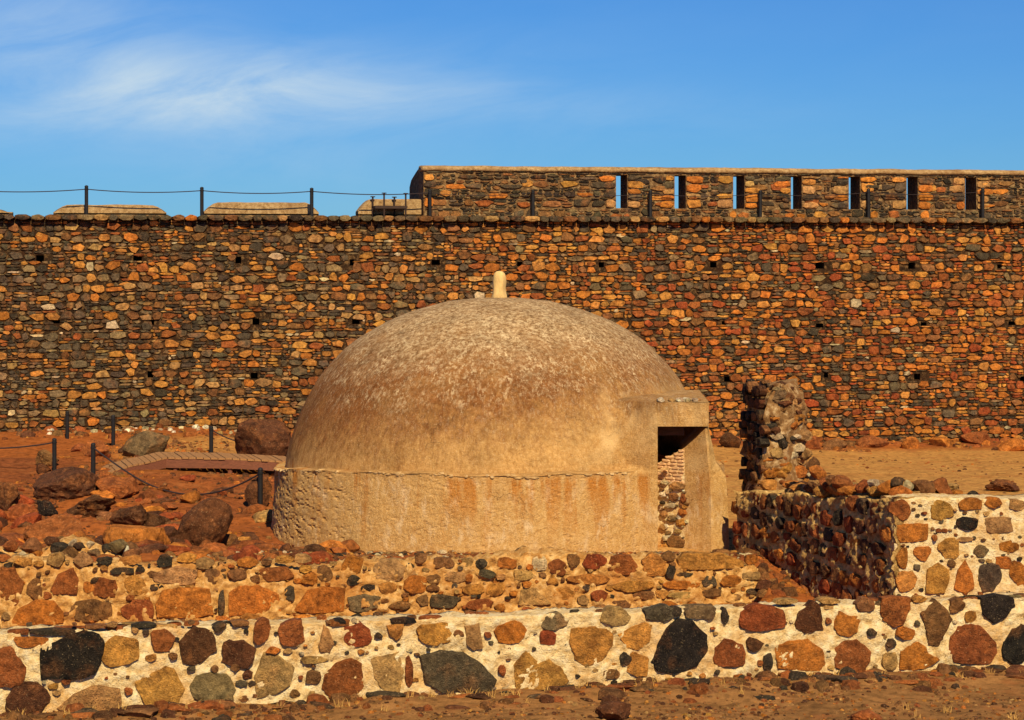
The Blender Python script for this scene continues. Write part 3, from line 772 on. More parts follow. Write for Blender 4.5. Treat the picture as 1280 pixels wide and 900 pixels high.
# dome
tz = np.sin(np.linspace(0, math.pi / 2, 70)); zr = Z0 - .1 + tz * (2.74 + .1); zr[-1] = Z0 + 2.74
from bisect import bisect
def smooth_r(z):
    s = 0
    for k, wgt in ((-.12, .2), (-.06, .2), (0, .2), (.06, .2), (.12, .2)): s += wgt * float(np.interp(z - Z0 + k, PROF_Z, PROF_R))
    lo = float(np.interp(z - Z0, PROF_Z, PROF_R)); t = min(1, max(0, (Z0 + 2.5 - z) / .3)); return s * t + lo * (1 - t)
def amp_dome(P, v):
    return .05 * fbm(P * .8, 3, 61) + .012 * fbm(P * 2.6, 3, 66) * np.clip(v[:, 3], 0, 1) + .008 * fbm(P * 6, 4, 63) * np.clip(v[:, 3] / .6, 0, 1)
P, f = surf(lambda a, zz, z: smooth_r(z), zr, 360, amp_dome, 2, '', None, True)
b = MB(); b.add(P, f); b.build('dome', M['dome'], cis, smooth=True)
# finial
b = MB(); zf = Z0 + 2.70; n = 20; v = []; f = []
prof = [(.13, 0), (.128, .07), (.112, .10), (.108, .2), (.112, .30), (.108, .38), (.092, .44), (.055, .475), (.01, .485)]
for r, z in prof:
    for k in range(n):
        t = 2 * math.pi * k / n; rr = r * (1 + .07 * math.sin(5 * t + 1) * (z > .08)) * (1 + .05 * mnoise.noise(Vector((math.cos(t) * 2, math.sin(t) * 2, z * 8))))
        v.append((AX[0] + rr * math.cos(t), AX[1] + rr * math.sin(t), zf + z))
for i in range(len(prof) - 1):
    for k in range(n): f.append([i * n + k, i * n + (k + 1) % n, (i + 1) * n + (k + 1) % n, (i + 1) * n + k])
f.append([(len(prof) - 1) * n + k for k in range(n)])
b.add(v, f); b.build('finial', M['finial'], cis, smooth=True)

# doorway: plaster jamb that runs out of the drum, lintel, splayed right jamb, recess of brick and rubble
YF = AX[1] - 3.10
def xd(px): return (px - 640) / F * YF
def body_y(x, z):                                       # front surface of drum or dome at (x, z)
    r = RD - .03 if z < 1.28 else float(smooth_r(min(max(z, Z0), Z0 + 2.7)))
    L_ = x - AX[0]
    return AX[1] - math.sqrt(max(r * r - L_ * L_, .0))
def yfront(z): return YF + .0 * z
X0, XL, XR = xd(722), xd(822), xd(886)
ZL, ZP = 1.955, 2.325
v = []; f = []; xs_ = np.linspace(X0, XL, 44); zs_ = np.linspace(-.3, ZP, 50)
def jamb_y(x, z):
    x0 = xd(762) + (xd(784) - xd(762)) * float(sstep(np.array((1.75 - z) / .7)))
    yb = body_y(x, z); t = float(sstep(np.array((x - x0) / (xd(818) - x0))))
    dip = float(sstep(np.array((x - x0 + .30) / .60)))        # the render feathers out of the body
    yy = yb * (1 - t) + min(yfront(z), yb + .02) * t + .10 - .115 * dip
    nz = .008 * mnoise.noise(Vector((x * 7, z * 7, 3.1))) + .006 * mnoise.noise(Vector((x * 22, z * 22, 5)))
    return yy + nz
for z in zs_:
    for x in xs_: v.append((x, jamb_y(x, z), z))
nx = len(xs_)
for i in range(len(zs_) - 1):
    for j in range(nx - 1): f.append([i * nx + j, i * nx + j + 1, (i + 1) * nx + j + 1, (i + 1) * nx + j])
# reveal of the left jamb
k = len(v)
for z in zs_: v.append((XL - .03, YF + 1.3, z))
for i in range(len(zs_) - 1): f.append([i * nx + nx - 1, k + i, k + i + 1, (i + 1) * nx + nx - 1])
# roof of the portal back to the dome
def roof(xlist, v, f):
    k = len(v)
    for x in xlist:
        yb = body_y(x, 2.62)
        yb = yb if x - AX[0] < 2.7 else AX[1] - 1.6
        ya = jamb_y(x, ZP) if x <= XL else yfront(ZP)
        for q, zz in ((0, ZP), (.12, ZP + .02), (.5, ZP + .05), (1, ZP + .09)):
            v.append((x, ya + (yb + .25 - ya) * q, zz - (.0 if q else 0)))
    for i in range(len(xlist) - 1):
        for q in range(3): f.append([k + i * 4 + q, k + (i + 1) * 4 + q, k + (i + 1) * 4 + q + 1, k + i * 4 + q + 1])
roof(list(xs_), v, f)
b = MB(); b.add(v, f); b.build('door_jamb', M['plaster'], cis, smooth=True)
def prism(name, outline, z0, z1, mat, parent, nzr=2, rough=0.0):
    """upright prism of a plan outline (list of x, y, counter-clockwise seen from above)"""
    m = len(outline); v = []; f = []
    for i in range(nzr):
        z = z0 + (z1 - z0) * i / (nzr - 1)
        for x, y in outline:
            j = rough * mnoise.noise(Vector((x * 6, y * 6, z * 6)))
            v.append((x + j, y + j, z))
    for i in range(nzr - 1):
        for k in range(m): f.append([i * m + k, i * m + (k + 1) % m, (i + 1) * m + (k + 1) % m, (i + 1) * m + k])
    f += [list(range(m))[::-1], [(nzr - 1) * m + k for k in range(m)]]
    b = MB(); b.add(v, f); return b.build(name, mat, parent)
yt = yfront(2.1)
prism('lintel', [(XL - .002, yt), (XL + .2, yt - .004), (XR - .2, yt + .004), (XR, yt), (XR + .01, yt + 1.2), (XL - .002, yt + 1.2)], ZL, ZP - .002, M['plaster'], cis, 4, .008)
v = []; f = []; roof(list(np.linspace(XL + .001, XR, 6)), v, f); b = MB(); b.add(v, f)
k = 5
b.build('portal_roof', M['plaster'], cis)
# splayed right jamb (plastered) and the masonry of the recess behind it
xa, xb, xc = xd(891), xd(858), xd(815)
k1 = .85
ya = YF + .02; yb_ = ya + (xa - xb) * k1; yc = yb_ + (xb - xc) * .75
def jambr(z): return xa + .02 - .055 * (z / 1.95)            # leans in as it rises
m = 24; v = []; f = []
zz_ = np.linspace(-.3, ZL + .02, m)
for z in zz_:
    xo = xd(float(np.interp(z, [-.3, .1, .5, 1.0, 1.22, 1.34, 1.97], [915, 913, 912, 910.5, 908, 897, 886.5]))); xi = xd(float(np.interp(z, [0, 1.0, 1.97], [892, 891, 884])))
    for q in ((xb, yb_), ((xb + xi) / 2, (ya + yb_) / 2 - .01), (xi - .03, ya + .015), (xi, ya + .02), (xo, ya + .16), (xo + .05, ya + 1.2), (xb, ya + 1.4)):
        tq = float(np.interp(q[0], [xb, xb + .09, xi - .02, xi + .01], [1.60, 1.67, 1.93, ZL + .02])) if q[0] < xi + .02 else ZL + .02
        zq = -.3 + (z + .3) * (tq + .3) / (ZL + .32)
        j = .010 * mnoise.noise(Vector((q[0] * 8, z * 8, 1)));  v.append((q[0] + j, q[1] + j, zq))
for i in range(m - 1):
    for k in range(7): f.append([i * 7 + k, i * 7 + (k + 1) % 7, (i + 1) * 7 + (k + 1) % 7, (i + 1) * 7 + k])
f += [list(range(7))[::-1], [(m - 1) * 7 + k for k in range(7)]]
b = MB(); b.add(v, f); b.build('door_jamb', M['plaster'], cis)
rec = Plane((xc, yc), (xb - xc, yb_ - yc)); RL = math.hypot(xb - xc, yb_ - yc)
def rtop(u): return 1.24 + (1.60 - 1.24) * u / RL
v = []; f = []
for u in (-.30, RL):
    for zq, wq in ((-.3, 0), (rtop(u), 0), (rtop(u), -.3), (-.3, -.3)): v.append((u, zq, wq))
f = [[0, 4, 5, 1], [1, 5, 6, 2], [2, 6, 7, 3], [3, 7, 4, 0], [0, 1, 2, 3], [7, 6, 5, 4]]
b = MB(); b.add(rec.w(np.array(v)), f); b.build('recess_wall', M['mortar_front'], cis)
st = []; z = 1.06                                           # thin bricks
row = 0
while z < 1.60:
    u = -.05 - (row % 2) * .12
    while u < RL - .02:
        wd = min(U(.13, .2), RL - u)
        if wd > .05 and z < rtop(u + wd / 2) - .01:
            st.append(lay(rec, u + wd / 2, z, poly_blob(wd - .012, .04, 8, 7, .05, 0.2), .022, jcol('pale', .15), rings=THIN))
        u += wd
    z += .054; row += 1
emit(st, cis, M['brick'], 'brick')
st = []
for x, y, wd, hh, c in ((848, 607, 20, 10, 'tan'), (832, 603, 10, 6, 'pale'), (843, 621, 13, 11, 'brown'), (829, 618, 9, 7, 'white'), (855, 623, 7, 13, 'rust'), (839, 632, 16, 8, 'pale'), (854, 640, 10, 9, 'orange'),
                        (831, 642, 9, 8, 'tan'), (841, 648, 12, 9, 'greyt'), (852, 653, 12, 10, 'ochre'), (830, 659, 10, 8, 'tan'), (846, 678, 22, 18, 'brown'), (833, 672, 9, 8, 'pale'), (829, 628, 6, 5, 'dark'), (848, 664, 9, 6, 'tan'), (832, 683, 10, 8, 'ochre')):
    u, z, t = rec.px(x, y); s = t / F
    st.append(lay(rec, u, z, poly_blob(wd * s * 1.15, hh * s, 9, 2.4, .14), .06, jcol(c, .15)))
for _ in range(60):
    x, y = U(822, 859), U(603, 689); u, z, t = rec.px(x, y); s = t / F; wd = U(3, 9) * s
    st.append(lay(rec, u, z, poly_blob(wd, wd * U(.5, .9), 7, 2.5, .2), U(.02, .045), jcol(random.choice(['pale', 'tan', 'white', 'greyt', 'ochre', 'brown', 'pale']), .2), rings=THIN))
emit(st, cis, M['stone'], 'stone')
prism('inner_beam', [(XL + .001, YF + .42), (xd(858), YF + .42), (xd(858), YF + .60), (XL + .001, YF + .60)], ZL - .17, ZL - .004, M['old_wood'], cis)
prism('passage_floor', [(XL - .05, YF + .03), (XR, YF + .03), (XR, YF + 1.3), (XL - .05, YF + 1.3)], -.3, .04, M['mortar_mid'], cis)
# white stones bedded on the portal roof
st = []
for i in range(15):
    x = xd(U(826, 876)); y = yfront(ZP) + U(.06, .22); r = U(.03, .065)
    pl_ = Plane((x, y - .02), (1, .1)); st.append(lay(pl_, 0, ZP + .03, poly_blob(r * 2, r * 1.2, 7, 2.3, .15), .05, jcol(random.choice(['pale', 'white', 'tan']), .15), rings=THIN))
emit(st, cis, M['stone'], 'roof_stone')

# ------------------------------------------------------------------ rough mortar faces
def mortar_face(pl, u0, u1, z0, z1, thick, amp, seed, top_fn=None, du=.045, dz=.04, batter=0.0, mat=None, name='mortar', parent=None, bot_fn=None, tn=6):
    """a lumpy wall body: front face, top and ends"""
    us = np.arange(u0, u1 + du, du); nz = max(3, int((z1 - z0) / dz)); v = []; 
    topz = np.array([(top_fn(u) if top_fn else z1) for u in us]) + .015 * fbm(np.stack([us * 3, 0 * us, 0 * us + seed], 1), 3, seed)
    for k in range(nz):
        t = k / (nz - 1); z = z0 + (topz - z0) * t
        v.append(np.stack([us, z, -batter * (z - z0)], 1))
    base_w = v[-1][:, 2]
    for k in range(1, tn + 1):
        t = k / tn; v.append(np.stack([us, topz + .0 * us, base_w - thick * t], 1))
    v.append(np.stack([us, 0 * us + z0, base_w - thick], 1))
    A = np.concatenate(v); n = len(us); rows = len(v)
    d = amp * fbm(A * np.array([5, 5, 5]), 4, seed, .6) + amp * .9 * fbm(A * 19, 4, seed + 4, .65)
    rid = np.repeat(np.arange(rows), n)
    A[:, 2] += np.where(rid < nz, d, d * .3); A[:, 1] += np.where(rid >= nz - 1, d * .7, 0) * (rid < rows - 1)
    f = []
    for i in range(rows - 1):
        for j in range(n - 1): f.append([i * n + j, i * n + j + 1, (i + 1) * n + j + 1, (i + 1) * n + j])
    f.append([i * n for i in range(rows)][::-1]); f.append([i * n + n - 1 for i in range(rows)])
    b = MB(); b.add(pl.w(A), f); return b.build(name, mat, parent, smooth=True)

def jag_poly(wd, ht, n=16, sq=2.6, jit=.13, skew=None):
    a = np.linspace(0, 2 * math.pi, n, endpoint=False) + rng.uniform(-.3, .3, n) * 2 * math.pi / n
    r = (np.abs(np.cos(a)) ** sq + np.abs(np.sin(a)) ** sq) ** (-1 / sq)
    # a few flat cuts make it angular, small noise chips the edge
    p = np.stack([np.cos(a) * r, np.sin(a) * r], 1)
    for _ in range(5):
        t = U(0, 6.283); nn = np.array([math.cos(t), math.sin(t)]); lim = U(.74, .95)
        d = p @ nn; over = d > lim; p[over] -= np.outer(d[over] - lim, nn)
    p *= (1 + rng.uniform(-jit, jit, (n, 1)) * .55)
    p /= np.abs(p).max(0); return p * np.array([wd / 2, ht / 2])
BIGR = ((1.0, .35), (.975, .86), (.90, .98), (.76, 1.0), (.58, 1.0), (.4, 1.0), (.2, 1.0))
def place(pl, lst, hmin, hmax, w0=0.0, grow=1.06, batter=0.0, zb=0.0):
    out = []
    for q in lst:
        x, y, wd, hh, c = q[:5]
        u, z, t = pl.px(x, y); s = t / F
        if len(q) > 5:
            p = np.array([[(a - x) * s, (y - b_) * s] for a, b_ in q[5]])
            e = []                                           # refine the traced outline with chips
            for i in range(len(p)):
                p0, p1 = p[i], p[(i + 1) % len(p)]
                for tt in (0, .25, .5, .75): e.append(p0 * (1 - tt) + p1 * tt + rng.uniform(-.006, .006, 2))
            p = np.array(e)
            if np.sum(p[:, 0] * np.roll(p[:, 1], -1) - np.roll(p[:, 0], -1) * p[:, 1]) < 0: p = p[::-1]
        else:
            n = 22 if wd * hh > 700 else 13
            p = jag_poly(wd * s * grow, hh * s * grow, n, U(2.2, 3.4), .14)
        out.append(lay(pl, u, z, p, U(hmin, hmax), jcol(c, .12), back=.08, w0=w0 - batter * (z - zb), rings=BIGR, rough=.2))
    return out
def filler(pl, taken, x0, x1, y0, y1, n, smin, smax, cols, h=.03, w0=0.0, batter=0.0, zb=0.0):
    out = []; boxes = [(q[0], q[1], q[2] / 2, q[3] / 2) for q in taken]
    for _ in range(n * 8):
        if len(out) >= n: break
        x, y, wd = U(x0, x1), U(y0(0) if callable(y0) else y0, y1), U(smin, smax); hh = wd * U(.45, .9)
        yy = y
        if any(abs(x - a) < (c + wd / 2) * .9 and abs(yy - b_) < (d + hh / 2) * .9 for a, b_, c, d in boxes): continue
        boxes.append((x, yy, wd / 2, hh / 2)); u, z, t = pl.px(x, yy); s = t / F
        out.append(lay(pl, u, z, jag_poly(wd * s, hh * s, 10, 3.0, .18), h * U(.5, 1.1), jcol(random.choice(cols), .25), back=.05, w0=w0 - batter * (z - zb), rings=((1.0, .5), (.93, .95), (.55, 1.0))))
        taken.append((x, yy, wd, hh))
    return out

# ------------------------------------------------------------------ foreground wall
FR = [(88, 820, 82, 62, 'black', [(50, 808), (80, 796), (104, 787), (124, 793), (131, 806), (126, 828), (118, 844), (101, 850), (70, 848), (51, 848)]),
      (151, 812, 52, 40, 'ochre'), (39, 802, 42, 14, 'orange'), (68, 790, 58, 9, 'dark'), (10, 834, 44, 50, 'rust'), (204, 800, 30, 28, 'rust'), (247, 808, 46, 48, 'dbrown'), (297, 818, 44, 36, 'dbrown'),
      (31, 878, 60, 52, 'dbrown'), (113, 877, 80, 46, 'tan', [(72, 884), (92, 866), (120, 856), (150, 862), (152, 884), (140, 897), (100, 903)]), (200, 860, 66, 62, 'ochre', [(168, 852), (182, 845), (207, 832), (219, 838), (231, 862), (222, 884), (196, 889), (180, 880)]),
      (265, 862, 56, 42, 'greyt'), (268, 836, 10, 9, 'brown'), (294, 834, 12, 9, 'brown'), (309, 843, 13, 12, 'dbrown'), (274, 784, 18, 13, 'dark'), (299, 779, 24, 8, 'brown'), (180, 781, 30, 6, 'dark'), (120, 783, 26, 6, 'brown'),
      (327, 790, 22, 34, 'rust'), (365, 790, 34, 34, 'rust'), (407, 803, 20, 36, 'tan', [(404, 781), (411, 786), (417, 804), (412, 816), (400, 815), (398, 806)]), (449, 793, 38, 30, 'red'), (494, 791, 24, 26, 'ochre', [(482, 781), (505, 779), (503, 792), (496, 801), (488, 794)]), (542, 793, 44, 30, 'ochre'),
      (592, 795, 24, 36, 'tan', [(580, 782), (599, 779), (604, 810), (592, 813), (583, 806)]), (345, 845, 52, 62, 'tan', [(330, 815), (338, 812), (352, 822), (369, 835), (362, 858), (345, 868), (320, 872), (318, 845)]), (393, 825, 34, 10, 'tan'), (391, 846, 20, 18, 'brown'),
      (429, 851, 54, 58, 'rust', [(405, 842), (419, 828), (440, 822), (452, 830), (455, 858), (448, 873), (430, 879), (412, 872), (402, 860)]), (484, 843, 44, 60, 'tan', [(463, 822), (481, 818), (499, 814), (505, 840), (499, 870), (486, 873), (475, 858), (467, 845)]), (511, 840, 10, 40, 'rust'),
      (570, 840, 100, 52, 'grey', [(524, 818), (550, 812), (580, 816), (600, 828), (622, 852), (618, 868), (585, 864), (552, 865), (530, 852)]), (627, 838, 10, 14, 'rust'), (368, 867, 14, 10, 'brown'), (389, 872, 12, 16, 'tan'), (356, 880, 44, 7, 'black'), (469, 874, 11, 9, 'brown'), (511, 874, 8, 8, 'rust'),
      (424, 777, 16, 8, 'black'), (505, 776, 32, 8, 'black'), (640, 789, 44, 31, 'orange'), (683, 798, 24, 20, 'red'), (693, 776, 36, 22, 'greyt'), (737, 807, 58, 50, 'ochre'), (795, 795, 46, 36, 'ochre', [(770, 792), (790, 782), (806, 778), (816, 781), (812, 803), (798, 813), (783, 810)]),
      (768, 770, 40, 24, 'tan'), (822, 767, 40, 22, 'grey'), (845, 764, 15, 13, 'dark'), (875, 764, 40, 20, 'greyt'), (850, 808, 76, 68, 'black', [(848, 772), (866, 776), (885, 795), (886, 815), (872, 834), (845, 842), (820, 838), (812, 826), (822, 800), (828, 786)]), (906, 771, 10, 22, 'dark'),
      (953, 774, 60, 38, 'red'), (912, 817, 42, 38, 'rust'), (675, 838, 70, 54, 'ochre', [(641, 830), (655, 812), (663, 817), (671, 830), (686, 823), (705, 838), (712, 853), (700, 864), (672, 863), (644, 866)]), (797, 831, 28, 32, 'ochre'), (782, 824, 16, 18, 'dark'), (764, 843, 22, 14, 'brown'),
      (960, 828, 14, 22, 'dark'), (1012, 773, 38, 42, 'dbrown'), (1059, 779, 38, 34, 'orange', [(1040, 783), (1048, 763), (1062, 770), (1078, 770), (1072, 790), (1060, 796), (1046, 792)]), (1035, 751, 30, 9, 'tan'), (982, 752, 30, 8, 'tan'), (1080, 755, 26, 18, 'brown'),
      (1117, 764, 42, 38, 'rust', [(1100, 747), (1120, 745), (1139, 747), (1139, 762), (1130, 780), (1116, 784), (1103, 775), (1098, 765)]), (1150, 749, 18, 8, 'ochre'), (1170, 779, 42, 58, 'brown', [(1168, 749), (1180, 758), (1192, 774), (1180, 796), (1172, 809), (1160, 806), (1155, 784), (1149, 766)]), (1195, 757, 22, 20, 'brown'), (1213, 771, 16, 16, 'ochre'),
      (1245, 760, 54, 38, 'black', [(1222, 746), (1245, 742), (1268, 747), (1270, 758), (1255, 772), (1242, 780), (1225, 765)]), (1216, 805, 66, 54, 'rust', [(1185, 796), (1196, 782), (1212, 779), (1226, 782), (1246, 803), (1249, 816), (1238, 831), (1210, 830), (1190, 827), (1182, 812)]), (1272, 808, 46, 54, 'black'),
      (998, 820, 70, 42, 'orange', [(966, 806), (985, 800), (1010, 799), (1030, 812), (1034, 830), (1026, 840), (995, 838), (970, 835)]), (1068, 822, 52, 44, 'rust'), (1112, 827, 20, 22, 'tan'), (1147, 822, 56, 38, 'orange', [(1124, 812), (1145, 801), (1157, 808), (1160, 816), (1176, 825), (1160, 835), (1140, 838), (1123, 836)]),
      (742, 859, 36, 13, 'dbrown'), (800, 856, 34, 9, 'brown'), (860, 852, 30, 9, 'dark'), (1300, 770, 40, 34, 'ochre'), (1320, 810, 40, 40, 'rust'), (-30, 800, 44, 34, 'ochre'), (-40, 860, 60, 50, 'grey')]
fw = thing('rubble_wall', 'low foreground wall of big dark and orange stones set in cream mortar', 'wall', tuple(FRONT.p))
ua, ub = FRONT.px(-420, 800)[0], FRONT.px(1700, 790)[0]
mortar_face(FRONT, ua, ub, -.3, .775, .40, .042, 11, None, .024, .022, 0, M['mortar_front'], 'mortar', fw)
st = place(FRONT, FR, .026, .05)
bigc = ['ochre', 'rust', 'dbrown', 'tan', 'black', 'orange', 'brown', 'greyt']
st += filler(FRONT, FR, -400, -5, 795, 900, 34, 30, 70, bigc, .05) + filler(FRONT, FR, 1290, 1680, 735, 815, 34, 30, 60, bigc, .05)
st += filler(FRONT, FR, 2, 1278, 782, 870, 26, 17, 28, ['brown', 'tan', 'ochre', 'rust', 'grey', 'dbrown', 'orange'], .045)
st += filler(FRONT, FR, 2, 1278, 775, 880, 60, 9, 17, ['brown', 'dark', 'tan', 'ochre', 'rust', 'grey', 'rust'], .04)
st += filler(FRONT, FR, 2, 1278, 775, 880, 110, 4, 9, ['brown', 'dark', 'tan', 'ochre', 'rust', 'pale', 'grey'], .028)
# flat stones bedded into the top
for k in range(75):
    u = U(ua, ub); wq = -U(.02, .3); wd = U(.10, .30)
    p3 = jag_poly(wd, U(.06, .14), 9, 2.4, .15); vv = []; ff = []
    n = len(p3)
    for zq, s in ((-.04, 1), (.012, 1), (.026, .8)):
        for a, c_ in p3: vv.append((u + a * s, .78 + zq, wq + c_ * s * -1))
    for r_ in range(2):
        for i in range(n): ff.append([r_ * n + i, r_ * n + (i + 1) % n, (r_ + 1) * n + (i + 1) % n, (r_ + 1) * n + i])
    ff.append([2 * n + i for i in range(n)])
    st.append(dict(v=FRONT.w(np.array(vv)), f=ff, c=jcol(random.choice(['rust', 'dark', 'tan', 'brown', 'greyt', 'rust']), .2), a=wd * .03, at=FRONT.w([[u, .78, wq]])[0]))
emit(st, fw, M['stone'], 'stone', 290, 'small_stones', lambda q: in_view(q, 10))

# ------------------------------------------------------------------ terrace wall below the dome
MR = [(10, 736, 34, 50, 'rust'), (42, 738, 18, 26, 'brown'), (80, 730, 36, 36, 'rust', [(62, 738), (72, 718), (90, 711), (97, 726), (96, 744), (66, 744)]), (110, 735, 14, 14, 'orange'), (133, 737, 32, 26, 'rust'), (170, 733, 28, 24, 'ochre'), (220, 721, 54, 22, 'tan'), (265, 722, 18, 18, 'brown'), (296, 719, 22, 14, 'brown'),
      (48, 766, 68, 34, 'orange', [(12, 782), (22, 762), (45, 750), (66, 752), (80, 768), (78, 780), (40, 784)]), (107, 763, 40, 28, 'brown'), (132, 765, 18, 22, 'brown'), (172, 764, 38, 26, 'rust'), (230, 754, 74, 40, 'orange', [(194, 756), (202, 738), (225, 735), (262, 737), (266, 770), (240, 774), (196, 772)]), (277, 755, 8, 30, 'grey'), (318, 750, 66, 36, 'orange', [(286, 742), (300, 733), (325, 733), (348, 744), (352, 766), (320, 769), (286, 771)]),
      (150, 715, 30, 9, 'dark'), (120, 727, 16, 8, 'dark'), (195, 735, 20, 8, 'dark'), (362, 744, 12, 20, 'grey'), (400, 752, 72, 34, 'orange', [(366, 764), (385, 738), (405, 734), (432, 736), (430, 766), (390, 768)]), (345, 720, 42, 18, 'rust'), (386, 725, 20, 16, 'orange'), (407, 718, 20, 18, 'brown'),
      (455, 754, 38, 22, 'greyt'), (443, 727, 18, 13, 'dark'), (488, 714, 38, 26, 'tan'), (485, 737, 22, 16, 'ochre'), (520, 732, 28, 22, 'orange'), (555, 753, 40, 18, 'grey'), (500, 758, 28, 10, 'brown'), (600, 756, 32, 12, 'rust'), (555, 706, 26, 14, 'brown'), (585, 705, 14, 10, 'tan'), (603, 707, 15, 11, 'dark'), (620, 738, 22, 16, 'ochre'), (635, 705, 22, 14, 'orange'), (592, 738, 26, 12, 'ochre'), (570, 722, 26, 14, 'tan'),
      (667, 748, 42, 24, 'tan', [(648, 757), (652, 738), (668, 736), (682, 748), (690, 757)]), (676, 706, 18, 17, 'pale'), (698, 710, 22, 20, 'rust'), (718, 703, 16, 16, 'brown'), (744, 704, 30, 17, 'red'), (782, 709, 40, 26, 'rust'), (820, 708, 30, 28, 'ochre'), (838, 697, 18, 11, 'brown'), (735, 725, 52, 13, 'ochre'), (792, 734, 50, 13, 'ochre'),
      (705, 742, 28, 15, 'ochre'), (750, 746, 20, 14, 'rust'), (855, 732, 46, 10, 'orange'), (916, 727, 28, 14, 'orange'), (855, 745, 36, 8, 'tan'), (889, 702, 86, 22, 'ochre', [(848, 700), (856, 692), (905, 693), (932, 703), (933, 711), (880, 714), (849, 712)]), (840, 717, 12, 16, 'dark'), (858, 720, 20, 6, 'dark'), (806, 745, 26, 10, 'brown'), (890, 742, 24, 10, 'brown'), (655, 720, 24, 12, 'tan')]
mw = thing('terrace_wall', 'ruined low wall of orange stones and sandy mortar just below the dome', 'wall', tuple(MID.p))
def mtop(u): return .32 + .07 * mnoise.noise(Vector((u * 2.3, 0, 5))) + .05 * mnoise.noise(Vector((u * 6.5, 0, 9))) + .05 * math.sin(u * .9 + 1) - .10 * float(sstep(np.array((u - 2.6) / .6))) + .03 * math.sin(u * 2.7)
ma, mb_ = MID.px(-380, 720)[0], MID.px(948, 720)[0]
BT = .12
mortar_face(MID, ma, mb_, -.8, .33, .55, .095, 23, mtop, .035, .03, BT, M['mortar_mid'], 'mortar', mw)
st = place(MID, MR, .03, .06, 0, 1.12, BT, -.8)
mc = ['brown', 'tan', 'ochre', 'rust', 'orange', 'ochre', 'tan', 'orange', 'brown']
for n_, a_, b_ in ((70, 24, 36), (90, 16, 25), (70, 10, 16), (110, 4, 9)):
    st += filler(MID, MR, -370, 0, 712, 790, n_ // 3, a_, b_, mc, .05, 0, BT, -.8)
    st += filler(MID, MR, 2, 942, 699, 779, n_, a_, b_, mc + (['dark', 'grey'] if b_ < 26 else []), .05 if b_ > 15 else .035, 0, BT, -.8)
emit(st, mw, M['stone'], 'stone', 290, 'small_stones', lambda q: in_view(q, 10))

# ------------------------------------------------------------------ rocks
def rock_geo(sx, sy, sz, seed, sub=3, cuts=12, rough=.12, lim=(.42, .80)):
    bm = bmesh.new(); bmesh.ops.create_icosphere(bm, subdivisions=sub, radius=1.0)
    r = random.Random(seed); pl = []
    for _ in range(cuts):
        n = Vector((r.uniform(-1, 1), r.uniform(-1, 1), r.uniform(-.8, 1))).normalized(); pl.append((n, r.uniform(*lim)))
    off = Vector((r.uniform(-9, 9), r.uniform(-9, 9), r.uniform(-9, 9)))
    v = []
    for q in bm.verts:
        p = q.co.copy()
        for n, l in pl:
            d = p.dot(n) - l
            if d > 0: p -= n * d * .92
        k = 1 + rough * mnoise.fractal(p * 1.7 + off, .8, 2.1, 6) + rough * .4 * mnoise.noise(p * 6 + off) + rough * .2 * mnoise.noise(p * 13 + off)
        v.append(p * k)
    f = [[x.index for x in q.verts] for q in bm.faces]; bm.free()
    a = np.array([tuple(q) for q in v]); ext = (a.max(0) - a.min(0)) / 2; a = (a - (a.max(0) + a.min(0)) / 2) / ext
    return a * np.array([sx, sy, sz]) / 2, f
def rotz(a, t): c, s = math.cos(t), math.sin(t); return np.stack([a[:, 0] * c - a[:, 1] * s, a[:, 0] * s + a[:, 1] * c, a[:, 2]], 1)
def tilt(a, t): c, s = math.cos(t), math.sin(t); return np.stack([a[:, 0] * c + a[:, 2] * s, a[:, 1], -a[:, 0] * s + a[:, 2] * c], 1)
def rock(x, ytop, ybase, wpx_, c, label, name='boulder', cat='boulder', seed=0, sub=4, cuts=12, rough=.13, lean=0, sink=.18, deep=.8, group=None, lim=(.46, .85)):
    p = on_ground(x, ybase); s = p[1] / F; W_ = wpx_ * s; H_ = (ybase - ytop) * s
    a, f = rock_geo(W_, W_ * deep, H_ * (1 + sink), seed, sub, cuts, rough, lim)
    if lean: a = a * np.array([1.0, 1, .62 if lean < -25 else 1.0]) * np.array([1 / W_, 1, 1 / (H_ * (1 + sink))]) if lean < -25 else a
    if lean: a = tilt(a, R(lean)); e = np.ptp(a, axis=0); a *= np.array([W_ / e[0], 1, H_ * (1 + sink) / e[2]])
    ctr = p + np.array([0, W_ * deep * .35, H_ * (1 + sink) / 2 - H_ * sink])
    b = MB(); b.add(a + ctr, f, jcol(c, .05)); o = b.build(name, M['boulder'], loc=p)
    tag(o, label, cat, group)
    return o
rock(251, 625, 689, 74, 'dbrown', 'dark egg-shaped boulder standing by the left front of the cistern', seed=4, cuts=5, rough=.10, lean=-32, deep=.9, lim=(.75, .95))
rock(78, 586, 624, 82, 'dbrown', 'broad dark brown boulder in front of the two posts at the boardwalk foot', seed=8, cuts=7)
rock(181, 539, 573, 60, 'wedge', 'grey wedge-shaped boulder leaning behind the boardwalk', seed=15, cuts=11, rough=.06, lean=-18)
rock(326, 526, 580, 74, 'dbrown', 'red-brown boulder just left of the dome at the far end of the boardwalk', seed=19, cuts=8, rough=.1)
rock(117, 551, 572, 35, 'rust', 'small rounded brown boulder below the post left of the grey wedge boulder', seed=22, cuts=6)
rock(57, 562, 583, 30, 'brown', 'small pale brown rock just left of the post beside the broad boulder', seed=25, cuts=6)
rock(143, 598, 622, 54, 'rust', 'flat rust-coloured rock right of the foot post of the boardwalk', seed=29, cuts=6, sink=.4)
rock(57, 626, 646, 27, 'black', 'small black rock on red earth, below the broad dark brown boulder', seed=33, cuts=8)
rock(24, 630, 652, 44, 'rust', 'low reddish rock left of the small black rock', seed=36, cuts=6, sink=.4)
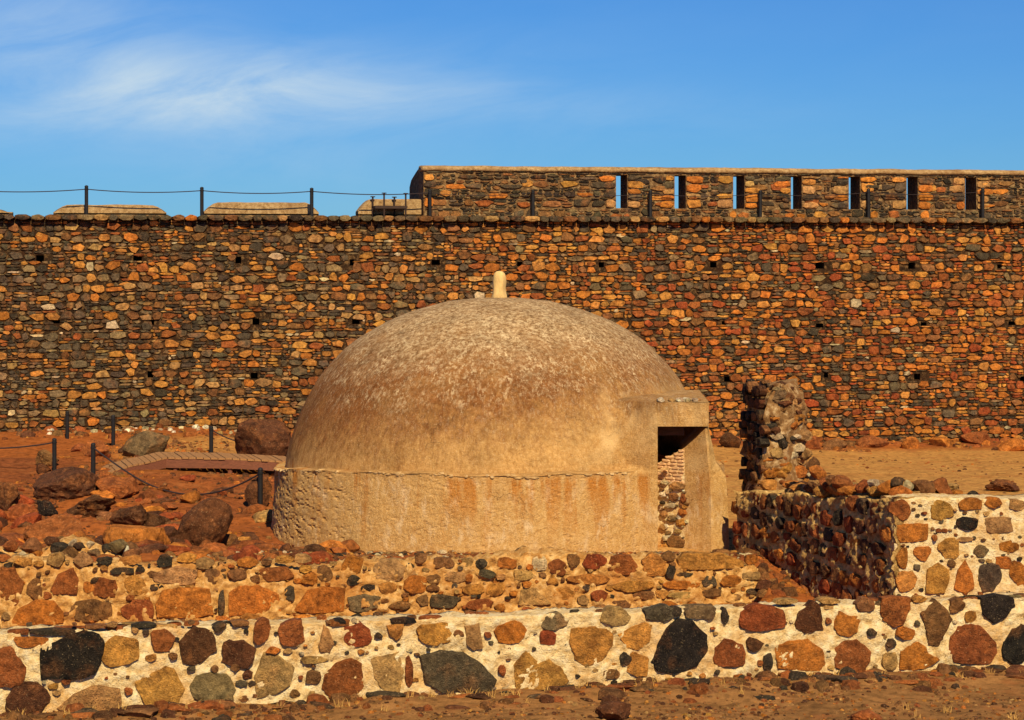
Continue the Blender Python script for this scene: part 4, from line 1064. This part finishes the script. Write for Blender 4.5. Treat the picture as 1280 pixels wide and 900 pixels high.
rock(6, 603, 640, 34, 'dbrown', 'dark jagged rock at the left edge of the photo', seed=39, cuts=9, rough=.2)
rock(112, 618, 650, 66, 'dbrown', 'dark craggy rock at the left of the outcrop above the reddish slab', seed=42, cuts=9, rough=.25)
rock(160, 632, 662, 52, 'dbrown', 'dark craggy rock in the middle of the outcrop, right of the tallest crag', seed=44, cuts=9, rough=.22)
rock(195, 638, 660, 36, 'dbrown', 'dark low rock at the right end of the outcrop, left of the egg-shaped boulder', seed=47, cuts=8, rough=.2)
rock(65, 646, 680, 84, 'rust', 'broad sloping reddish slab of rock above the broken wall at left', seed=50, cuts=7, rough=.12, sink=.5)
rock(165, 658, 692, 82, 'orange', 'smooth orange-brown slab of rock left of the egg-shaped boulder', seed=54, cuts=6, rough=.08, sink=.6)
rock(203, 669, 684, 20, 'orange', 'small orange rock touching the left foot of the egg-shaped boulder', seed=57, cuts=7)
rock(288, 668, 686, 26, 'brown', 'small brown rock right of the egg-shaped boulder', seed=58, cuts=8)
rock(306, 671, 688, 20, 'ochre', 'small tawny rock between the egg-shaped boulder and the cistern', seed=61, cuts=8)
rock(322, 592, 638, 34, 'dbrown', 'dark brown rock standing directly behind the post beside the cistern drum', seed=63, cuts=8)
rock(330, 638, 652, 36, 'tan', 'flat tan stone lying at the foot of the post beside the cistern drum', seed=65, cuts=10, sink=.5)
rock(241, 690, 704, 52, 'orange', 'low orange stone half buried below the egg-shaped boulder', seed=67, cuts=8, sink=.7)
rock(767, 879, 903, 46, 'dbrown', 'dark brown rock at the bottom edge of the photo, just right of centre', seed=70, cuts=8)
rock(1085, 888, 905, 40, 'rust', 'reddish rock at the bottom edge of the photo, well right of the dark brown one', seed=72, cuts=7)
rock(1255, 600, 615, 44, 'dbrown', 'low dark lump of rock on the sand at right, above the ruined wall', seed=75, cuts=6, rough=.25)
for k, (x, ya_, yb2, ww, c, lab) in enumerate([(1093, 545, 560, 44, 'rust', 'largest reddish rock along the wall foot, on the sand right of the pillar'), (1045, 548, 561, 32, 'brown', 'brown rock at the wall foot, second right of the ruined pillar'), (1139, 546, 561, 24, 'orange', 'orange angular rock at the wall foot, right of the largest reddish one'),
                                              (1222, 540, 556, 40, 'rust', 'broad rust-coloured rock at the wall foot near the right edge'), (1268, 548, 564, 40, 'orange', 'orange rock at the wall foot cut by the right edge'), (1180, 547, 558, 34, 'orange', 'low orange rock at the wall foot, midway between two larger ones'), (913, 541, 560, 28, 'dbrown', 'dark brown rock at the wall foot seen between the doorway and the ruined pillar'), (1016, 545, 562, 24, 'rust', 'small rust rock at the wall foot touching the right side of the ruined pillar')]):
    rock(x, ya_, yb2, ww, c, lab, 'rock', 'rock', 90 + k, 2, 8, .12, 0, .3, .7, 'rocks along the foot of the fortress wall')

# ------------------------------------------------------------------ ruined wall and pillar at right
rw = thing('ruined_wall', 'ruined stone wall with a broken pillar, its left face in shade and right face sunlit, white mortar', 'wall', (COR[0], COR[1], 0))
LIT = Plane((COR[0], COR[1]), (1, .12)); SH = Plane((FAR[0], FAR[1]), (COR[0] - FAR[0], COR[1] - FAR[1])); SL = float(np.linalg.norm(COR - FAR))
ztop = LIT.px(1150, 624)[1]
def shtop(u): t = np.clip(u / SL, 0, 1); return float(1.02 + (ztop - 1.02) * t ** 1.1 + .03 * math.sin(u * 4))
mortar_face(LIT, .0, 6.0, -.8, ztop, .62, .03, 33, lambda u: ztop + .02 * math.sin(u * 3), .04, .04, 0, M['mortar_front'], 'mortar', rw)
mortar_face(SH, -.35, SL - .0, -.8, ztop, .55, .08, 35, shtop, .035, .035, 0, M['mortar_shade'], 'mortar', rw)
RW = [(1125, 636, 28, 28, 'rust'), (1141, 666, 44, 26, 'orange', [(1121, 656), (1140, 654), (1161, 655), (1160, 674), (1145, 678), (1124, 678), (1119, 668)]), (1178, 638, 30, 26, 'ochre'), (1212, 630, 30, 16, 'orange'), (1240, 628, 24, 14, 'orange'), (1270, 631, 20, 14, 'tan'), (1210, 655, 30, 18, 'black'), (1248, 657, 36, 22, 'tan'), (1153, 691, 24, 20, 'orange'),
      (1187, 684, 30, 28, 'ochre'), (1226, 688, 20, 16, 'greyt'), (1261, 682, 26, 16, 'orange'), (1127, 698, 16, 26, 'orange'), (1134, 727, 30, 26, 'ochre'), (1170, 720, 32, 40, 'ochre', [(1158, 712), (1172, 702), (1186, 712), (1187, 726), (1181, 742), (1156, 742)]), (1205, 721, 28, 40, 'orange', [(1192, 736), (1196, 712), (1206, 700), (1216, 716), (1218, 736), (1205, 742)]),
      (1237, 722, 30, 36, 'grey'), (1254, 703, 20, 16, 'orange'), (1274, 717, 26, 32, 'orange'), (1146, 709, 9, 10, 'grey'), (1189, 704, 11, 10, 'brown'), (1168, 672, 8, 8, 'rust'), (1205, 674, 22, 6, 'tan'), (1300, 660, 34, 30, 'rust'), (1305, 710, 34, 30, 'ochre')]
st = place(LIT, RW, .02, .05)
st += filler(LIT, RW, 1285, 1620, 626, 745, 60, 16, 36, ['ochre', 'orange', 'rust', 'tan', 'grey', 'brown'], .04)
st += filler(LIT, RW, 1122, 1278, 626, 745, 45, 4, 9, ['brown', 'dark', 'tan', 'rust', 'grey'], .025)
# shaded face: stones in rough rows
z = -.45
while z < 1.5:
    hh = U(.22, .32); u = -.38 + U(-.1, .1)
    while u < SL - .02:
        wd = U(.22, .40)
        if z + hh < shtop(u + wd / 2) + .06 and u + wd < SL + .02:
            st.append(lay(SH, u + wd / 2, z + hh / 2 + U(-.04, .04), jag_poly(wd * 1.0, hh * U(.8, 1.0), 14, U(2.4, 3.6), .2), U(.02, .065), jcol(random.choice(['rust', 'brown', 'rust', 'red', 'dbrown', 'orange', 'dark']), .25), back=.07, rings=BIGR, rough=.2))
        u += wd + U(.0, .05)
    z += hh + .015
# the broken pillar standing at the far end
dv = (COR - FAR) / SL; nv = np.array([-dv[1], dv[0]]) * -1      # along the wall towards the viewer, and out of its shaded side
def pil(px, py, d): return at(px, py, d)
PB = MB(); 
zt_p = 2.58; rowsn = 30; v = []; f = []
pa = at(954, 600, 33.6); pb_ = at(1010, 600, 33.85); pc = at(1004, 600, 34.7); pd_ = at(930, 600, 34.8)
def ring(t):
    z = .0 + (zt_p + .05) * t
    e = float(np.interp(z, [0, 1.0, 1.4, 2.0, 2.4, 2.67], [1.5, 1.2, .96, .92, .78, .30]))       # width left standing at this height
    l = float(np.interp(z, [0, 1.0, 1.9, 2.67], [-.08, -.03, .0, .14]))
    x0 = pa[0] + l; 
    P4 = [(pa[0] + l, pa[1]), (pa[0] + l + (pb_[0] - pa[0]) * .55 * e, pa[1] + .0), (pa[0] + l + (pb_[0] - pa[0]) * e, pb_[1] + .1), (pc[0] + l - (1 - e) * .5, pc[1]), (pd_[0] + l + (z > 2.45) * .1, pd_[1])]
    out = []
    for i in range(5):
        p0 = np.array(P4[i]); p1 = np.array(P4[(i + 1) % 5])
        for q in range(7): out.append(p0 + (p1 - p0) * q / 7)
    return z, out
for i in range(rowsn):
    z, o_ = ring(i / (rowsn - 1))
    for p in o_:
        n = .11 * mnoise.fractal(Vector((p[0] * 3.4, p[1] * 3.4, z * 3.4)), .8, 2.1, 4) + .045 * mnoise.noise(Vector((p[0] * 11, p[1] * 11, z * 11)))
        v.append((p[0] + n, p[1] + n * .9, z + .5 * n))
m = 35
for i in range(rowsn - 1):
    for k in range(m): f.append([i * m + k, i * m + (k + 1) % m, (i + 1) * m + (k + 1) % m, (i + 1) * m + k])
f.append([(rowsn - 1) * m + k for k in range(m)])
PB.add(v, f); PB.build('pillar_core', M['mortar_pillar'], rw)
PF = Plane((pa[0], pa[1]), (pb_[0] - pa[0], pb_[1] + .1 - pa[1]))
PL = [(975, 497, 26, 18, 'greyt'), (994, 507, 22, 16, 'tan'), (972, 516, 22, 16, 'brown'), (992, 524, 24, 14, 'ochre'), (984, 533, 20, 10, 'orange'), (965, 538, 14, 10, 'dbrown'), (1002, 543, 18, 14, 'tan'), (976, 553, 16, 12, 'dark'), (996, 559, 18, 10, 'pale'), (968, 566, 18, 12, 'tan'), (985, 570, 18, 12, 'pale'), (1001, 575, 14, 12, 'tan'), (975, 583, 24, 14, 'ochre'),
      (995, 590, 26, 16, 'orange'), (962, 590, 18, 12, 'orange'), (960, 606, 24, 14, 'ochre'), (985, 606, 24, 14, 'tan'), (1008, 604, 20, 12, 'ochre'), (1012, 614, 30, 16, 'orange'), (968, 618, 22, 10, 'tan')]
st += place(PF, PL, .07, .15, .02, 1.12)
for k in range(130):
    i = int(rng.integers(0, len(v))); p = np.array(v[i])
    if p[1] > 34.4 or p[2] < .9: continue
    wd = U(.10, .26); a, f_ = rock_geo(wd, wd * .6, wd * U(.45, .8), 400 + k, 2, 11, .2)
    p = p + np.array([-.04 * np.sign(p[0] - 4.0), .03, 0])
    cs = ['brown', 'brown', 'greyt', 'dbrown', 'dbrown'] if p[2] > 2.1 else (['dark', 'dbrown', 'dark', 'pale', 'brown'] if p[2] > 1.6 else ['ochre', 'orange', 'brown', 'rust', 'tan'])
    st.append(dict(v=rotz(a, U(-.5, .5)) + p, f=f_, c=jcol(random.choice(cs), .25), a=wd * wd * .5, at=p))
for _ in range(45):
    x, y = U(958, 1012), U(490, 628); u, z_, t = PF.px(x, y); sc_ = t / F; wd = U(7, 16) * sc_
    if z_ > 2.45 and x > 1004: continue
    st.append(lay(PF, u, z_, jag_poly(wd, wd * U(.45, .8), 8, 2.5, .18), U(.05, .13), jcol(random.choice(['tan', 'brown', 'ochre', 'orange', 'dbrown', 'dark', 'dbrown', 'dark', 'pale']), .25), back=.1, rings=THIN, rough=.3))
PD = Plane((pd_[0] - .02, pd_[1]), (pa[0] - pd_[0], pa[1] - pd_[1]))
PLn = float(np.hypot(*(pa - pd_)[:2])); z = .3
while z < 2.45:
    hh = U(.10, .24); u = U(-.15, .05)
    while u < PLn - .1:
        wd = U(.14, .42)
        st.append(lay(PD, u + wd / 2, z + hh / 2 + U(-.05, .05), jag_poly(wd * .98, hh * U(.8, 1.1), 11, 2.3, .2), U(.0, .08), jcol(random.choice(['dbrown', 'dbrown', 'black', 'brown', 'dark']), .2), back=.08, rings=BIGR, rough=.3)); u += wd  # the shade on this side is painted in with near-black stone colours
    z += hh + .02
# tumbled stones lying along its top
TOP = [(1016, 578, 18, 14, 'brown'), (1022, 590, 22, 16, 'orange'), (1034, 604, 20, 14, 'rust'), (1009, 566, 14, 12, 'tan'), (1046, 611, 20, 12, 'ochre'), (1053, 603, 28, 16, 'rust'), (1078, 606, 20, 13, 'red'), (1092, 604, 16, 10, 'pale'), (1108, 607, 26, 14, 'orange'), (1122, 602, 18, 11, 'dark'), (1136, 606, 14, 12, 'pale'), (1155, 609, 30, 18, 'brown'), (1177, 607, 28, 20, 'rust'), (1063, 613, 34, 12, 'orange'), (1097, 614, 24, 12, 'ochre'), (1125, 613, 30, 13, 'orange'), (1030, 612, 28, 16, 'ochre'), (1040, 600, 18, 12, 'brown'),
       (1216, 618, 14, 9, 'dark'), (1020, 600, 20, 14, 'tan'), (1145, 616, 18, 8, 'tan'), (1010, 620, 26, 12, 'orange'), (985, 620, 22, 12, 'tan'), (1196, 616, 16, 8, 'orange')]
for k, (x, y, wd, hh, c) in enumerate(TOP):
    d = float(np.interp(x, [985, 1040, 1115, 1230], [32.6, 30.9, 29.6, 29.9])); p = at(x, y, d); s = d / F
    a, f_ = rock_geo(wd * s, wd * s * .9, hh * s * 1.35, 200 + k, 2, 9, .12)
    st.append(dict(v=a + p - np.array([0, 0, hh * s * .12]), f=f_, c=jcol(c, .15), a=wd * hh * s * s, at=p))
for k in range(120):
    x = U(985, 1190); d = float(np.interp(x, [985, 1040, 1115, 1230], [32.5, 31.1, 29.8, 30.0])) + U(-.05, .3); p = at(x, U(606, 620), d); wd = U(.07, .22)
    a, f_ = rock_geo(wd * 1.3, wd, wd * .7, 900 + k, 2, 10, .18)
    st.append(dict(v=rotz(a, U(0, 6)) + p, f=f_, c=jcol(random.choice(['orange', 'ochre', 'rust', 'brown', 'tan', 'dbrown']), .25), a=wd * wd * .6, at=p))
emit(st, rw, M['stone'], 'stone', 295)
# a rubble core carries the tumbled stones
cr = MB(); n = 26; v = []; f = []
for i in range(n):
    t = i / (n - 1); x = 985 + (1200 - 985) * t; d = float(np.interp(x, [985, 1040, 1115, 1230], [32.4, 31.1, 29.8, 30.0])); p = at(x, 612, d)
    hz = .05 * mnoise.noise(Vector((t * 9, 0, 3))) - .10 * (t > .9)
    for q, (dx, dy, dz) in enumerate(((-.04, .0, -.5), (-.02, .02, -.05), (.05, .08, .05), (.25, .25, -.02), (.3, .4, -.4))):
        v.append((p[0] + dx * .6, p[1] + dy, p[2] + dz + hz * (dz > -.2) + .04 * mnoise.noise(Vector((t * 20, q, 0)))))
for i in range(n - 1):
    for q in range(4): f.append([i * 5 + q, (i + 1) * 5 + q, (i + 1) * 5 + q + 1, i * 5 + q + 1])
f = [q[::-1] for q in f]
cr.add(v, f); cr.build('rubble_core', M['mortar_pillar'], rw)

# broken stub of wall behind the terrace wall at left
bw = thing('broken_wall', 'broken stub of masonry with pale mortar lumps behind the left end of the terrace wall', 'wall', tuple(at(60, 706, 32.2)))
BW = Plane((at(60, 700, 32.0)[0], 32.0), (1, .1))
b0, b1 = BW.px(-80, 700)[0], BW.px(176, 700)[0]
def btop(u): return .36 + .07 * math.sin(u * 3.1) - .18 * float(sstep(np.array((u - b1 + .9) / .9))) + .05 * math.sin(u * 7)
mortar_face(BW, b0, b1, .0, .5, .7, .09, 44, btop, .05, .05, .3, M['mortar_mid'], 'mortar', bw)
st = []
for k, (x, y, wd, hh, c) in enumerate([(38, 684, 26, 20, 'brown'), (12, 684, 20, 14, 'rust'), (75, 686, 26, 13, 'dark'), (64, 678, 18, 12, 'dbrown'), (84, 698, 30, 26, 'brown'), (57, 704, 24, 16, 'rust'), (103, 700, 13, 15, 'brown'), (127, 702, 34, 16, 'rust'), (146, 684, 26, 16, 'greyt'), (165, 697, 26, 20, 'brown'), (22, 703, 34, 16, 'orange'), (98, 684, 18, 10, 'dark'),
                                      (117, 692, 18, 10, 'greyt'), (150, 702, 18, 12, 'rust'), (3, 699, 14, 16, 'dark'), (46, 694, 14, 10, 'orange'), (132, 686, 12, 10, 'dark'), (112, 682, 12, 8, 'pale'), (90, 680, 12, 9, 'pale'), (28, 694, 12, 9, 'pale'), (158, 688, 9, 9, 'white')]):
    u, z, t = BW.px(x, y); s = t / F; a, f_ = rock_geo(wd * s, wd * s * .8, hh * s * 1.15, 300 + k, 2, 9, .14)
    p = BW.w([[u, z, .02 - .3 * z]])[0]
    st.append(dict(v=a + p, f=f_, c=jcol(c, .15), a=wd * hh, at=p))
emit(st, bw, M['stone'], 'stone')

# ------------------------------------------------------------------ boardwalk
def boardwalk():
    A = on_ground(100, 600); 
    path = [np.array([at(98, 597, 43.6)[0], 43.6, .13]), np.array([at(150, 583, 44.2)[0], 44.2, at(150, 585, 44.2)[2]]), np.array([at(208, 571, 45.0)[0], 45.0, at(208, 571.5, 45.0)[2]]), np.array([at(290, 574, 45.0)[0], 45.0, at(290, 572.5, 45.0)[2]]), np.array([at(372, 577, 45.3)[0], 45.3, at(372, 577, 45.3)[2]])]
    root = thing('boardwalk', 'low red-brown timber boardwalk ramp running behind the cistern from the left', 'boardwalk', tuple(path[0] - np.array([0, 0, .1])))
    seg = [np.linalg.norm(path[i + 1] - path[i]) for i in range(4)]; tot = sum(seg)
    def pt(s):
        for i in range(4):
            if s <= seg[i] or i == 3: return path[i] + (path[i + 1] - path[i]) * (s / seg[i]), (path[i + 1] - path[i]) / seg[i]
            s -= seg[i]
    s = 0; Wd = 1.35; side = np.array([-.28, 1, 0]); side = side / np.linalg.norm(side)
    while s < tot - .1:
        wd = U(.135, .15); p, d = pt(s); p2 = p + d * (wd - .014); o_ = U(-.02, .02); zz = np.array([0, 0, U(-.006, .006)])
        c8 = []
        for dz in (-.035, 0):
            for q in (p + side * o_, p2 + side * o_, p2 + side * (Wd + o_), p + side * (Wd + o_)): c8.append(q + zz + np.array([0, 0, dz]))
        b = MB(); b.add(c8, [[0, 3, 2, 1], [4, 5, 6, 7], [0, 1, 5, 4], [1, 2, 6, 5], [2, 3, 7, 6], [3, 0, 4, 7]]); b.build('plank', M['dusty_wood'], root, loc=p)
        s += wd
    for off in (.015, Wd - .09):
        for i in range(4):
            p, q = path[i] + side * off, path[i + 1] + side * off; c8 = []
            for dz in (-.215, -.037):
                for r_ in (p, q, q + side * .075, p + side * .075): c8.append(r_ + np.array([0, 0, dz]))
            b = MB(); b.add(c8, [[0, 3, 2, 1], [4, 5, 6, 7], [0, 1, 5, 4], [1, 2, 6, 5], [2, 3, 7, 6], [3, 0, 4, 7]]); b.build('beam', M['wood'], root, loc=p)
    for s_ in (1.5, 2.3, 3.4):                       # stub supports
        p, d = pt(s_)
        for off in (.1, Wd - .1):
            q = p + side * off; b = MB(); lathe(b, [(.05, gz(q[0], q[1]) - .1), (.05, q[2] - .216)], q[0], q[1], 8); b.build('support', M['wood'], root)
boardwalk()

# ------------------------------------------------------------------ rubble, gravel and straw that nobody could count
def pebble(b, x, y, z, r, c):
    n = 5; t0 = U(0, 6.28); v = []
    rx, ry, rz = r * U(.7, 1.3), r * U(.7, 1.3), r * U(.45, .8)
    for k in range(n):
        t = t0 + 2 * math.pi * k / n; q = U(.75, 1.2); v.append((x + rx * q * math.cos(t), y + ry * q * math.sin(t), z - rz * .3))
    for k in range(n):
        t = t0 + .5 + 2 * math.pi * k / n; q = U(.5, .8); v.append((x + rx * q * math.cos(t), y + ry * q * math.sin(t), z + rz * U(.55, .9)))
    v.append((x + U(-.2, .2) * rx, y + U(-.2, .2) * ry, z + rz))
    f = []
    for k in range(n):
        j = (k + 1) % n; f += [[k, j, n + k], [j, n + j, n + k], [n + k, n + j, 2 * n]]
    b.add(v, f, c)
def scatter(name, boxes, mat, label):
    b = MB()
    for x0, x1, y0, y1, n, r0, r1, cols, filt in boxes:
        xs = rng.uniform(x0, x1, n); ys = rng.uniform(y0, y1, n); zs = ground_z(xs, ys)
        dn = fbm(np.stack([xs * 1.3, ys * 1.3, 0 * xs], 1), 3, 91)
        for x, y, z, d in zip(xs, ys, zs, dn):
            if filt and not filt(x, y): continue
            if d < U(-.5, .35): continue
            r = r0 * (r1 / r0) ** (rng.random() ** 2.2); pebble(b, x, y, z, r, jcol(random.choice(cols), .3))
    o = b.build(name, mat); tag(o, label, 'rubble', None, 'stuff')
infront = lambda x, y: y < 23.35 + .215 * x - .06
bankf = lambda x, y: -.85 < y - (23.35 + .215 * x) < -.03
notdome = lambda x, y: math.hypot(x - AX[0], y - AX[1]) > 3.9 and y > 31.5 + .1 * x
nearwall = lambda x, y: 56 + .18 * x - 1.5 < y < 56 + .18 * x - .05
soilc = ['rust', 'brown', 'rust', 'dbrown', 'orange', 'dbrown', 'brown']
scatter('gravel', [(-7, 7.5, 19.5, 25, 30000, .008, .04, ['brown', 'dbrown', 'tan', 'rust', 'dbrown', 'ochre', 'brown', 'orange'], infront), (-7, 7.5, 20.5, 25, 3000, .03, .15, ['dbrown', 'brown', 'dbrown', 'rust', 'dark', 'brown', 'rust'], bankf),
                   (-9.5, -2, 31, 54, 9000, .018, .09, soilc, notdome), (-5, 3.5, 31, 34.4, 5200, .02, .075, ['rust', 'brown', 'tan', 'dark', 'ochre', 'pale'], notdome), (2.8, 12, 33.5, 56, 2600, .015, .06, soilc, lambda x, y: y > 33.5 and rng.random() < .6),
                   (-12, 14, 52, 59, 4200, .04, .20, ['rust', 'orange', 'brown', 'rust', 'dbrown', 'ochre'], nearwall), (-11.5, -5.5, 53, 56, 260, .05, .14, ['pale', 'white', 'pale', 'tan'], lambda x, y: 56 + .18 * x - .8 < y < 56 + .18 * x - .02),
                   (3.0, 5.0, 28, 33.6, 1900, .02, .14, soilc, None), (-8, 3.6, 30.2, 32.3, 3200, .02, .13, ['rust', 'orange', 'brown', 'ochre', 'dbrown', 'tan', 'rust'], lambda x, y: .05 < y - 31.1 - .1 * x < .95)], M['stone'], 'loose gravel and small broken stones lying over the red earth')
def broken_rock():
    b = MB(); k = 0
    while k < 480:
        if rng.random() < .7: x, y = U(-9.6, -3.4), U(32.5, 50)
        else: x, y = U(-8.5, -2.2), U(31.6, 36)
        if math.hypot(x - AX[0], y - AX[1]) < 4.1 or y < 31.7 + .1 * x: continue
        if 43.2 < y < 47.2 and x > -9: continue
        if fbm(np.array([[x * .6, y * .35, 2.0]]), 2, 8)[0] < U(-.5, .3): continue
        r = .09 * (4.6 ** (rng.random() ** 1.7)); a, f = rock_geo(r * U(1, 1.9), r * U(.9, 1.5), r * U(.55, 1.0), 700 + k, 2, 10, .2)
        a = rotz(a, U(0, 6.28)); b.add(a + np.array([x, y, gz(x, y) + r * .12]), f, jcol(random.choice(['dbrown', 'rust', 'brown', 'rust', 'dbrown', 'orange', 'red']), .3)); k += 1
    for q in range(170):
        x = U(-5.6, 6.6); y = 23.35 + .215 * x - .05 - abs(float(rng.normal(0, .38))); r = .06 * (4.5 ** (rng.random() ** 1.8))
        if x < 0 and rng.random() < .5: continue
        a, f = rock_geo(r * U(1.2, 2.4), r * U(.9, 1.5), r * U(.35, .6), 1400 + q, 2, 10, .2); a = rotz(a, U(-.7, .7))
        b.add(a + np.array([x, y, gz(x, y) + r * .02]), f, jcol(random.choice(['dbrown', 'brown', 'rust', 'dark', 'brown', 'dbrown']), .3))
    o = b.build('broken_rock', M['boulder']); tag(o, 'dark red and brown broken rock strewn over the earth left of the cistern and before the foreground wall', 'rubble', None, 'stuff')
broken_rock()
def straw():
    b = MB()
    for _ in range(90):
        x, y = U(-6.5, 7), 0; y = 23.35 + .215 * x - abs(float(rng.normal(0, .35))) - .05 if rng.random() < .6 else U(20.5, 23)
        if y > 23.35 + .215 * x - .04: continue
        z = gz(x, y)
        for _k in range(int(U(4, 14))):
            a = U(0, 6.28); l = U(.03, .11); d = U(.2, 1.2) * l; ox, oy = U(-.04, .04), U(-.03, .03); q = .003
            p0 = np.array([x + ox, y + oy, z - .01]); p1 = p0 + np.array([math.cos(a) * d * .4, math.sin(a) * d * .4, l * .7]); p2 = p0 + np.array([math.cos(a) * d, math.sin(a) * d, l])
            n = np.array([1, 0, 0]) * q
            b.add([p0 - n, p0 + n, p1 + n * .7, p1 - n * .7, p2], [[0, 1, 2, 3], [3, 2, 4]])
    o = b.build('dry_grass', M['straw']); tag(o, 'thin dry straw-coloured grass along the foot of the foreground wall', 'grass', None, 'stuff')
straw()
